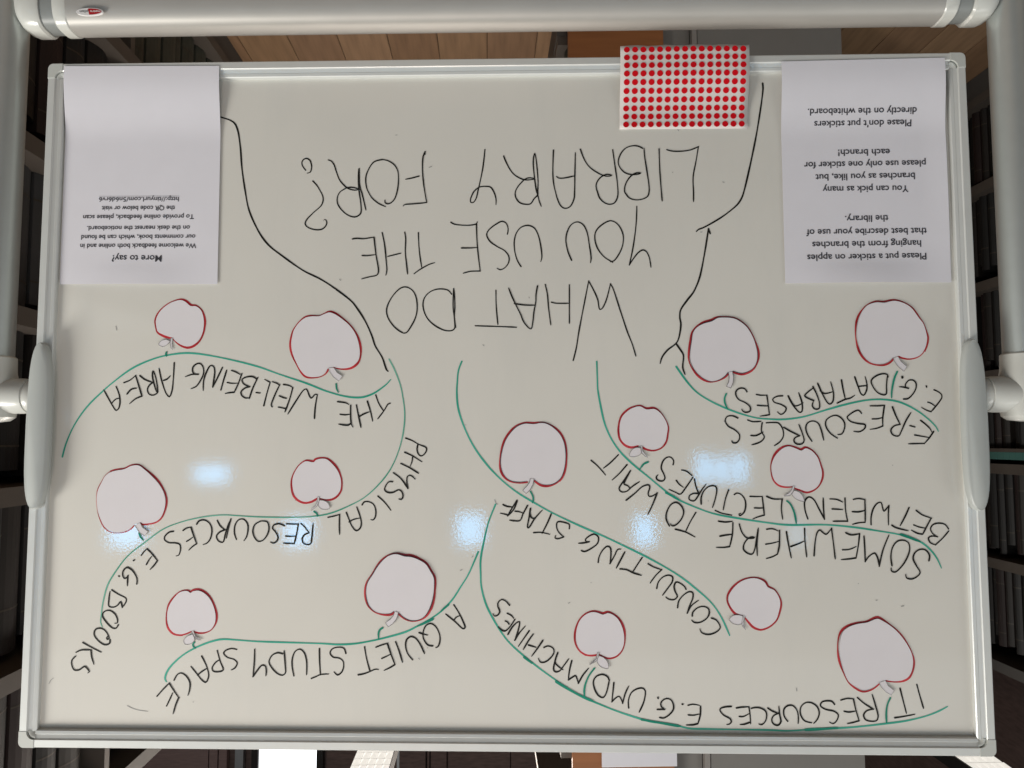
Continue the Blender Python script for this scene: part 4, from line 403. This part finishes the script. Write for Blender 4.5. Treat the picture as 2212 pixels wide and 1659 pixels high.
# ---------------------------------------------------------------- sheet of red dots
Q = SHEET; base = Vector(((Q[0][0]+Q[1][0])/2, 0, ZC+(Q[0][2]+Q[1][2])/2))
sh = empty('sticker_sheet', base, 'pale backing sheet of small round red stickers hanging over the lower frame rail', 'sticker sheet')
def SS(u, v):      # u along real right, v from real bottom
    x = (Q[1][0]*(1-u)+Q[0][0]*u)*(1-v)+(Q[2][0]*(1-u)+Q[3][0]*u)*v
    z = (Q[1][2]*(1-u)+Q[0][2]*u)*(1-v)+(Q[2][2]*(1-u)+Q[3][2]*u)*v
    y = -.004+.012*sst((v-.25)/.6)-.0012*math.sin(u*math.pi*1.4+.4)*(1-v)
    return Vector((x, y, z+ZC))-base
V = []; F = []; nu, nv = 14, 14
for off in (0, .00025):
    for j in range(nv+1):
        for i in range(nu+1):
            p = SS(i/nu, j/nv); V.append((p.x, p.y+off, p.z+(.0007*math.sin(i*1.9) if j == 0 else 0)))
n1 = (nu+1)*(nv+1)
for j in range(nv):
    for i in range(nu):
        a = j*(nu+1)+i; F.append((a, a+1, a+nu+2, a+nu+1)); F.append((n1+a, n1+a+nu+1, n1+a+nu+2, n1+a+1))
rim = [i for i in range(nu)] + [j*(nu+1)+nu for j in range(nv)] + [nv*(nu+1)+i for i in range(nu, 0, -1)] + [j*(nu+1) for j in range(nv, 0, -1)]
for k in range(len(rim)): F.append((rim[k], rim[(k+1) % len(rim)], n1+rim[(k+1) % len(rim)], n1+rim[k]))
link('backing_sheet', mesh('backing_sheet', V, F, M_sheet, True), sh)
n = 24; V = [(.0039*math.cos(2*math.pi*i/n), 0, .0039*math.sin(2*math.pi*i/n)) for i in range(n)] + [(.0039*math.cos(2*math.pi*i/n), -.00018, .0039*math.sin(2*math.pi*i/n)) for i in range(n)]
dot_me = mesh('red_dot', V, [tuple(range(n)), tuple(range(n, 2*n))] + [(i, (i+1) % n, n+(i+1) % n, n+i) for i in range(n)], M_dot)
for r in range(10):
    for c in range(15):
        u = 1-(.050+(.952-.050)*c/14); v = .0512+(.942-.0512)*r/9
        p = SS(u, v); q = SS(u, v+.02); ang = math.atan2(q.y-p.y, q.z-p.z)
        o = link('red_dot', dot_me, sh, (p.x, p.y-.0004, p.z)); o.rotation_euler = (-ang, 0, 0)
# ---------------------------------------------------------------- paper apples
AL = ['small apple with a faint leaf above the AREA lettering', 'large apple between the black trunk line and the well-being branch',
 'large, under the sticker instructions beside the e-resources branch', 'large black-edged apple beside the forked trunk line',
 'large apple beside the words RESOURCES E.G. BOOKS', 'small apple with a leaf hanging inside the physical resources branch',
 'large black-edged apple on the consulting staff branch', 'small apple with a leaf by the word WAIT',
 'small apple with a leaf between E-RESOURCES and BETWEEN', 'large black-edged apple on the quiet study branch',
 'small apple with a faint leaf over the word SPACE', 'small apple with a leaf touching the word UMD',
 'small tilted apple with a leaf at the end of the consulting branch', 'large apple over the words IT RESOURCES']
def flat_poly(poly, y_of, cx, cz):
    """fan of rings from the middle out so the paper can bend; returns verts, faces"""
    V = []; F = []; n = len(poly); R = [0, .35, .7, 1]
    V.append((cx, y_of(cx, cz), cz))
    for k in R[1:]:
        for x, z in poly:
            X, Z = cx+(x-cx)*k, cz+(z-cz)*k; V.append((X, y_of(X, Z), Z))
    for i in range(n): F.append((0, 1+i, 1+(i+1) % n))
    for k in range(2):
        for i in range(n):
            a, b = 1+k*n+i, 1+k*n+(i+1) % n; F.append((a, a+n, b+n, b))
    m_ = len(V); rim = [1+2*n+i for i in range(n)]
    V += [(v[0], v[1]+.00025, v[2]) for v in V[1+2*n:]]
    for i in range(n): F.append((rim[i], m_+i, m_+(i+1) % n, rim[(i+1) % n]))
    return V, F
red_root_y = SURF-.0004
for idx, (big, out, stalk, leaf, blk) in enumerate(APPLES):
    op = pts(out); cx = sum(p[0] for p in op)/len(op); cz = sum(p[1] for p in op)/len(op)
    sp = smooth_path(op, .003)
    rad = .052 if big else .036
    base = Vector((cx, SURF, cz-rad+ZC))
    ap = empty('paper_apple', base, 'paper cut-out, '+AL[idx], 'paper apple', 'paper apples stuck on the board')
    tz = random.uniform(.002, .014); tx = random.uniform(-.003, .003)
    def yo(x, z, cx=cx, cz=cz, tz=tz, tx=tx, rad=rad):
        return SURF-.0005-max(0, (cz+rad-z))*tz+(x-cx)*tx-.0004*((x-cx)**2+(z-cz)**2)/(rad*rad)
    ins = .0011
    poly = []
    n = len(sp)
    for i in range(n):
        a = sp[max(i-1, 0)]; b = sp[min(i+1, n-1)]; dx, dz = b[0]-a[0], b[1]-a[1]; l = math.hypot(dx, dz) or 1
        nx, nz = -dz/l, dx/l; p = sp[i]
        if (p[0]+nx*.001-cx)**2+(p[1]+nz*.001-cz)**2 > (p[0]-cx)**2+(p[1]-cz)**2: nx, nz = -nx, -nz
        poly.append((p[0]+nx*ins, p[1]+nz*ins))
    V, F = flat_poly(poly, yo, cx, cz); V = [(v[0]-base.x, v[1]-base.y, v[2]+ZC-base.z) for v in V]
    body = link('apple_body', mesh('apple_body', V, F, M_apple, False), ap)
    def strip(name, path, wdt, m_, par, dy, wob=.15, flush=False):
        V = []; F = []; ribbon(V, F, path, wdt, 0, taper=False, wob=wob)
        V = [(x-base.x, (SURF if flush else yo(x, z-ZC))-dy+y-base.y, z-base.z) for x, y, z in V]
        me = bpy.data.meshes.new(name); me.from_pydata(V, [], F); me.materials.append(m_); return link(name, me, par)
    if blk: strip('printed_outline', poly, .0007, M_print, body, .0003, .3)
    elif idx in (2, 13): strip('printed_outline', poly[:len(poly)*55//100], .0004, M_pencil, body, .0003, .5)
    # red marker line round the apple
    rl = []
    for i, p in enumerate(sp):
        k = .0003*math.sin(i*.21+idx)+.0002*math.sin(i*.53); dx, dz = p[0]-cx, p[1]-cz; l = math.hypot(dx, dz); rl.append((p[0]+dx/l*k, p[1]+dz/l*k))
    thin = idx == 4
    if thin:
        q = len(rl)*45//100
        strip('red_outline', rl[:q+1], .0009, M_red, ap, .00032, .35, True); strip('red_outline', rl[q:], .0022, M_red, ap, .00032, .2, True)
    else:
        strip('red_outline', rl, .0024, M_red, ap, .00032, .36, True)
        q = random.randint(len(rl)//2, len(rl)-30) if len(rl) > 80 else 5
        seg = [(p[0]+.0006*math.sin(j*.2), p[1]+.0007) for j, p in enumerate(rl[q:q+26])]
        strip('red_overstroke', seg, .0018, M_red, ap, .0004, .3, True)
    for nm, pl in (('stalk', stalk), ('leaf', leaf)):
        if not pl: continue
        pp = pts(pl); q = smooth_path(pp+[pp[0]], .003)[:-1] if nm == 'leaf' else pp
        mx = sum(p[0] for p in q)/len(q); mz = sum(p[1] for p in q)/len(q)
        lift = .0002 if nm == 'stalk' else .0005
        yl = lambda x, z: yo(cx, cz)-lift-.02*abs(z-cz)*0.6
        V, F = flat_poly(q, yl, mx, mz); V = [(v[0]-base.x, v[1]-base.y, v[2]+ZC-base.z) for v in V]
        oo = link(nm, mesh(nm, V, F, M_apple), ap)
        V = []; F = []; ribbon(V, F, q+[q[0]] if nm == 'leaf' else q[1:]+q[:1], .00055, 0, taper=False)
        V = [(x-base.x, yl(x, z-ZC)-.0003+y-base.y, z-base.z) for x, y, z in V]
        me = bpy.data.meshes.new('printed_outline'); me.from_pydata(V, [], F); me.materials.append(M_print if blk else M_pencil); link('printed_outline', me, oo)
# ---------------------------------------------------------------- the library behind, in its own axes
RM = Matrix.Translation((CAM_LOC[0], CAM_LOC[1], 0)) @ Matrix.Rotation(ROOM_ANGLE, 4, 'Z')
def room(o): o.matrix_world = RM @ o.matrix_world; return o
def rempty(name, loc, *a):
    o = empty(name, loc, *a); o.matrix_world = RM @ Matrix.Translation(loc); return o
M_oak = []
for k, c in enumerate([(.30, .185, .105), (.26, .155, .088), (.33, .205, .12), (.28, .17, .10)]):
    m_ = mat('oak_plank', c, .38, noise=.16, nscale=9, stretch=(6, .5, 1), bump=.05, bscale=60); M_oak.append(m_)
M_gap = mat('floor_gap', (.03, .016, .01), .8)
M_shelf = mat('shelf_laminate', (.085, .071, .059), .55, noise=.05)
M_void = mat('shelf_back', (.018, .016, .015), .9)
M_plinth = mat('plinth_paint', (.075, .070, .064), .6, noise=.04)
M_door = mat('cherry_panel', (.30, .115, .040), .42, noise=.10, nscale=5, stretch=(1, 1, 12))
M_pillar = mat('grey_paint', (.20, .19, .175), .62, noise=.03, nscale=12, bump=.08, bscale=150)
M_pillar2 = mat('light_grey_paint', (.26, .24, .22), .6)
M_wall = mat('dark_wood_cement', (.10, .066, .058), .8, noise=.25, nscale=14, stretch=(1, 1, 5), bump=.2, bscale=80)
M_wall2 = mat('rose_brown_panel', (.20, .135, .125), .7, noise=.12, nscale=14, stretch=(1, 1, 6))
M_metal = mat('grey_metal', (.25, .26, .27), .4, metal=.5)
M_lamp = mat('lit_prismatic', (.8, .8, .8), .5, emit=(1.0, .97, .92), estr=1.25)
M_day = mat('daylight_glass', (.8, .8, .8), .3, emit=(.95, .98, 1.0), estr=1.6)
bd = box('floor', -5, 5, -9, 7.2, -.06, -.012, M_gap); bd['kind'] = 'structure'; room(bd); fl = bd
def child(par, name, x0, x1, y0, y1, z0, z1, m, bevel=0):
    return box(name, x0, x1, y0, y1, z0, z1, m, par, bevel)
pl_me = {}
for i in range(-14, 8):
    x0 = i*.18
    for j, (y0, y1) in enumerate(((-1.2, 1.45), (1.453, 4.1), (4.103, 6.9))):
        off = (i*37 % 11)*.09 if j else 0
        key = (i % 4, j)
        if key not in pl_me:
            v, f = box_v(.0012, .1788, 0, (y1-y0), -.0115, 0); pl_me[key] = mesh('plank', v, f, M_oak[i % 4])
        if -1 <= i <= 5 or -12 <= i <= -8 or j == 1: link('plank', pl_me[key], fl, (x0, y0, 0))
cl = box('ceiling', -5, 5, 1.3, 7.2, 4.3, 4.4, M_wall); cl['kind'] = 'structure'; room(cl)
# shelving
def bookcase(front, depth, y0, y1, sgn, label, ups):
    """front plane at xr=front, body running away along yr; sgn = side the body lies on"""
    r = rempty('bookcase', (front, (y0+y1)/2, 0), label, 'bookcase', 'library bookcases')
    X = lambda d: sgn*d; L = (y1-y0)/2
    def b(nm, d0, d1, a, c, z0, z1, m): 
        x0, x1 = sorted((X(d0), X(d1))); return child(r, nm, x0, x1, a, c, z0, z1, m)
    b('plinth', .012, depth, -L, L, 0.0, .083, M_plinth)
    zs = [.125, .478, .868, 1.222, 1.580, 1.942]
    for k, z in enumerate(zs): b('shelf', 0, depth, -L, L, z-(.038 if k else .034), z, M_shelf)
    b('top_board', 0, depth, -L-.02, L+.02, 2.29, 2.33, M_plinth)
    b('back_panel', depth, depth+.02, -L, L, 0, 2.33, M_void)
    for u in ups: b('upright', .004, depth-.001, u-(y0+y1)/2-.012, u-(y0+y1)/2+.012, .126, 2.289, M_shelf)
    return r, zs
def book_mesh(w, d, h, m, m2=None):
    n = 6; P_ = [(d, 0), (d, w)] + [(.012-.012*math.sin(math.pi*k/n), w-w*k/n) for k in range(n+1)]
    V = [(x, y, 0) for x, y in P_]+[(x, y, h) for x, y in P_]; k = len(P_)
    F = [tuple(range(k)), tuple(range(k, 2*k))]+[(i, (i+1) % k, k+(i+1) % k, k+i) for i in range(k)]
    me = mesh('book', V, F, m); me.name = 'book'; return me
MB = [mat('buckram_black', (.007, .0065, .006), .6, noise=.3, stretch=(1,1,.3), nscale=30), mat('buckram_brown', (.011, .008, .006), .6, noise=.2), mat('buckram_olive', (.050, .050, .036), .6, noise=.2),
      mat('buckram_slate', (.045, .045, .045), .6, noise=.15), mat('buckram_wine', (.014, .006, .005), .6, noise=.2)]
M_teal = mat('teal_cloth', (.06, .16, .14), .6); M_gilt = mat('gilt_band', (.04, .03, .02), .5)
ORD = ['first', 'second', 'third', 'fourth', 'fifth', 'sixth', 'seventh', 'eighth', 'ninth', 'tenth', 'eleventh', 'twelfth', 'thirteenth',
       'fourteenth', 'fifteenth', 'sixteenth', 'seventeenth', 'eighteenth', 'nineteenth', 'twentieth']
CN = ['black', 'brown-black', 'olive', 'grey', 'wine-dark']
def fill(front, sgn, bays, zs, wds, hts, mats_of, side, gap=.002):
    for k, z in enumerate(zs):
        i = 0
        for (y0, y1, bay) in bays:
            y = y0+.014; cnt = 0
            while True:
                mi = mats_of(k, i); wd = wds[(i*7+k*3) % len(wds)]; ht = min(hts[(i*5+k) % len(hts)], .318)
                if y+wd > y1-.013: break
                key = (wd, ht, mi, sgn)
                if key not in BM:
                    me = book_mesh(wd, .21, ht, MB[mi])
                    if sgn < 0:
                        for v in me.vertices: v.co.x = -v.co.x
                        me.flip_normals()
                    BM[key] = me
                o = bpy.data.objects.new('book', BM[key]); COL.objects.link(o)
                o.matrix_world = RM @ Matrix.Translation((front+sgn*(.035+.006*((i*3) % 4)), y, z+.0005))
                tag(o, '%s volume, %s past the %s upright, %s shelf of the %s bookcase' % (CN[mi], ORD[min(cnt, 19)], bay, names[k], side), 'book',
                    'bound volumes in the %s bookcase' % side)
                for hz in ((.82, .20) if (i+k) % 3 else (.70,)):
                    kb = (wd, sgn)
                    if kb not in GB:
                        n = 6; PP = [(.012-.012*math.sin(math.pi*t/n)-.0006, wd-wd*t/n) for t in range(n+1)]
                        V = [(x*sgn, yy, 0) for x, yy in PP]+[(x*sgn, yy, .004) for x, yy in PP]
                        GB[kb] = mesh('spine_band', V, [(t, t+1, n+2+t, n+1+t) for t in range(n)], M_gilt)
                    link('spine_band', GB[kb], o, (0, 0, ht*hz))
                y += wd+gap+(.02 if (i*13+k) % 17 == 0 else 0); i += 1; cnt += 1
BM = {}; GB = {}
names = ['bottom', 'second', 'third', 'fourth', 'fifth', 'top']
r1, zs = bookcase(.925, .42, 1.10, 3.60, 1, 'tall dark bookcase close behind the right edge of the whiteboard', [1.12, 1.98, 2.80, 3.58])
fill(.925, 1, [(1.12, 1.98, 'first'), (1.98, 2.80, 'second')], zs, [.088, .080, .094], [.29, .305, .28, .30], lambda k, i: (2 if k == 0 else 3 if k == 2 and i < 9 else (0, 1, 0, 4)[(i+k) % 4]), 'right')
r2, zs = bookcase(-1.944, .42, 2.20, 4.20, -1, 'tall bookcase of dark volumes seen beyond the left post of the whiteboard', [2.22, 2.60, 3.32, 4.18])
fill(-1.944, -1, [(2.60, 3.32, 'middle')], zs, [.040, .034, .046], [.29, .30, .27, .31], lambda k, i: (0, 1, 0, 0, 4)[(i*3+k) % 5], 'left', .0015)
# row of small teal boxes lying above the fourth shelf on the left
for i in range(18):
    o = box('card_box', -.16, 0, 0, .033, 0, .028, M_teal); o.data.name = 'card_box'
    o.matrix_world = RM @ Matrix.Translation((-1.944-.004, 2.64+i*.035, 1.4975))
    tag(o, 'small teal box, %s in the row below the fifth shelf of the left bookcase' % ORD[i], 'box', 'row of small teal boxes')
o = box('box_ledge', -.17, 0, 2.614, 3.306, 1.484, 1.497, M_shelf); o.matrix_world = RM @ Matrix.Translation((-1.944-.002, 0, 0)); tag(o, 'thin pale ledge under the teal boxes on the left bookcase', 'ledge')
# third bookcase with cherry end panel, pillar
cb = rempty('bookcase', (-.40, 2.42, 0), 'bookcase with an orange-brown end panel, behind the middle of the whiteboard', 'bookcase', 'library bookcases')
child(cb, 'end_panel', -.178, .135, 0, .022, 0, 3.3, M_door)
child(cb, 'plinth', -.13, .170, .024, 1.6, 0, .12, M_plinth)
child(cb, 'back_panel', -.13, -.11, .024, 1.6, .121, 3.2, M_void)
for z in (.121, .478, .868, 1.222, 1.58, 1.942, 2.4, 2.9): child(cb, 'shelf', -.108, .168, .024, 1.6, z, z+.03, M_shelf)
y = .03; i = 0
for k in range(16):
    o = bpy.data.objects.new('book', BM.setdefault(('c', k % 2), book_mesh(.07 if k % 2 else .09, .2, .30, MB[2]))); COL.objects.link(o)
    o.matrix_world = RM @ Matrix.Translation((-.40+.14, 2.42+.03+k*.093, .1515)) @ Matrix.Rotation(math.pi, 4, 'Z') @ Matrix.Translation((0, -.09, 0))
    tag(o, 'olive bound volume, %s from the orange-brown end panel on the bottom shelf' % ORD[k], 'book', 'olive volumes behind the end panel')
pr = rempty('pillar', (-.835, 2.44, 0), 'square grey painted pillar beside the orange-brown panel', 'pillar')
child(pr, 'pillar_shaft', -.347, .138, 0, .30, 0, 4.29, M_pillar)
child(pr, 'side_strip', .160, .252, .02, .30, 0, 4.29, M_pillar)
child(pr, 'corner_bead', .141, .157, -.004, .30, 0, 4.29, M_pillar2)
nt = rempty('paper_note', (-.43, 2.41, 2.36), 'blank pale paper pinned high on the orange-brown end panel', 'paper')
child(nt, 'paper_sheet', -.154, .076, -.0012, .006, -.22, .085, M_paper)
bpy.context.view_layer.update()
# far wall with vertical panels, window, side walls
bw = box('back_wall', -5, 5, 5.75, 5.85, 0, 4.3, M_wall); bw['kind'] = 'structure'; room(bw)
def xr(px): return 1.607-(px-1014)*.001806
for a, c, m_ in ((560, 814, M_wall2), (818, 850, M_wall2), (855, 886, M_wall2), (918, 950, M_metal), (1275, 1476, M_wall), (1480, 1665, M_wall), (1672, 1680, M_wall), (1686, 1748, M_wall), (1754, 2000, M_wall), (2004, 2212, M_wall), (3422, 3436, M_day), (3438, 3536, M_wall2), (3541, 3582, M_wall2)):
    child(bw, 'wall_panel' if m_ not in (M_metal, M_day) else 'wall_trim', xr(c), xr(a), 5.70, 5.749, 2.0, 4.29, m_)
wn = rempty('window', (1.403, 5.69, 3.1), 'tall bright daylight window high on the back wall above the board', 'window')
child(wn, 'window_pane', -.204, .204, -.004, .02, .0, 1.1, M_day)
for a, c in ((-.25, -.206), (.206, .25)): child(wn, 'window_frame', a, c, -.03, .04, -.04, 1.14, M_void)
for x0, nm in ((-4.9, 'side_wall'), (4.8, 'side_wall')):
    o = box(nm, x0, x0+.1, 1.3, 5.69, 0, 4.29, M_wall); o['kind'] = 'structure'; room(o)
sw = rempty('wall_panelling', (-2.55, 3.6, 0), 'brown wood-grained panelling above the left bookcase', 'panelling')
for k in range(6): child(sw, 'panel', -.03, .0, -1.9+k*.62, -1.9+k*.62+.61, 2.2, 4.2, M_wall)
# pendant strip lights running away along the aisle
def strip_light(x, y0, y1, label):
    r = rempty('strip_light', (x, (y0+y1)/2, 2.70), label, 'ceiling light', 'prismatic strip lights over the aisles'); L = (y1-y0)/2
    child(r, 'lamp_housing', -.076, .076, -L, L, .012, .07, M_void)
    nn = int((y1-y0)/.06)
    V = []; F = []
    for i in range(nn):
        for j in range(5):
            x0 = -.0745+j*.0298; yy = -L+i*.06; b_ = len(V)
            V += [(x0, yy, 0.008), (x0+.029, yy, 0.008), (x0+.029, yy+.058, 0.008), (x0, yy+.058, 0.008), (x0+.0145, yy+.029, -.004)]
            F += [(b_, b_+1, b_+4), (b_+1, b_+2, b_+4), (b_+2, b_+3, b_+4), (b_+3, b_, b_+4)]
    link('prismatic_diffuser', mesh('prismatic_diffuser', V, F, M_prism), r)
    for yy in (-L*.7, L*.7): child(r, 'hanger', -.006, .006, yy-.006, yy+.006, .07, 1.6, M_metal)
M_prism = mat('prism_acrylic', (.5, .5, .5), .15, emit=(1.0, .95, .86), estr=.75, noise=.3, nscale=30)
strip_light(.447, 2.2, 4.4, 'prismatic strip light above the aisle behind the right half of the board')
strip_light(-1.943, 2.2, 4.4, 'prismatic strip light seen past the upper left corner of the board')
# the wall behind the camera, with the small high windows that the board mirrors
hb = box('hall_wall', -9, 9, CAM_LOC[1]-8.3, CAM_LOC[1]-8.05, 0, 4.2, mat('hall_plaster', (.50, .44, .38), .9, noise=.6, nscale=.45)); hb['kind'] = 'structure'  # broad uneven tone put in so the board mirrors soft patches
M_sky = mat('bright_pane', (.8, .8, .8), .3, emit=(.17, .56, 1.0), estr=12)
M_sky2 = mat('dim_pane', (.8, .8, .8), .3, emit=(.30, .65, 1.0), estr=4)
for k, (x0, x1, z0, z1) in enumerate(PATCH):
    r = empty('hall_window', ((x0+x1)/2, CAM_LOC[1]-8.0, ZC+z0), 'small bright window, %s in the hall wall that the board mirrors' % ORD[k], 'window', 'windows mirrored in the board')
    w2 = (x1-x0)/2; h2 = z1-z0; m_ = M_sky2 if k in (8, 9, 10) else M_sky
    box('pane', -w2, w2, -.012, 0, 0, h2, m_, r)
    if k in (8,9,10): continue
    box('window_frame', -w2-.04, -w2-.001, -.02, .02, -.04, h2+.04, M_void, r); box('window_frame', w2+.001, w2+.04, -.02, .02, -.04, h2+.04, M_void, r)
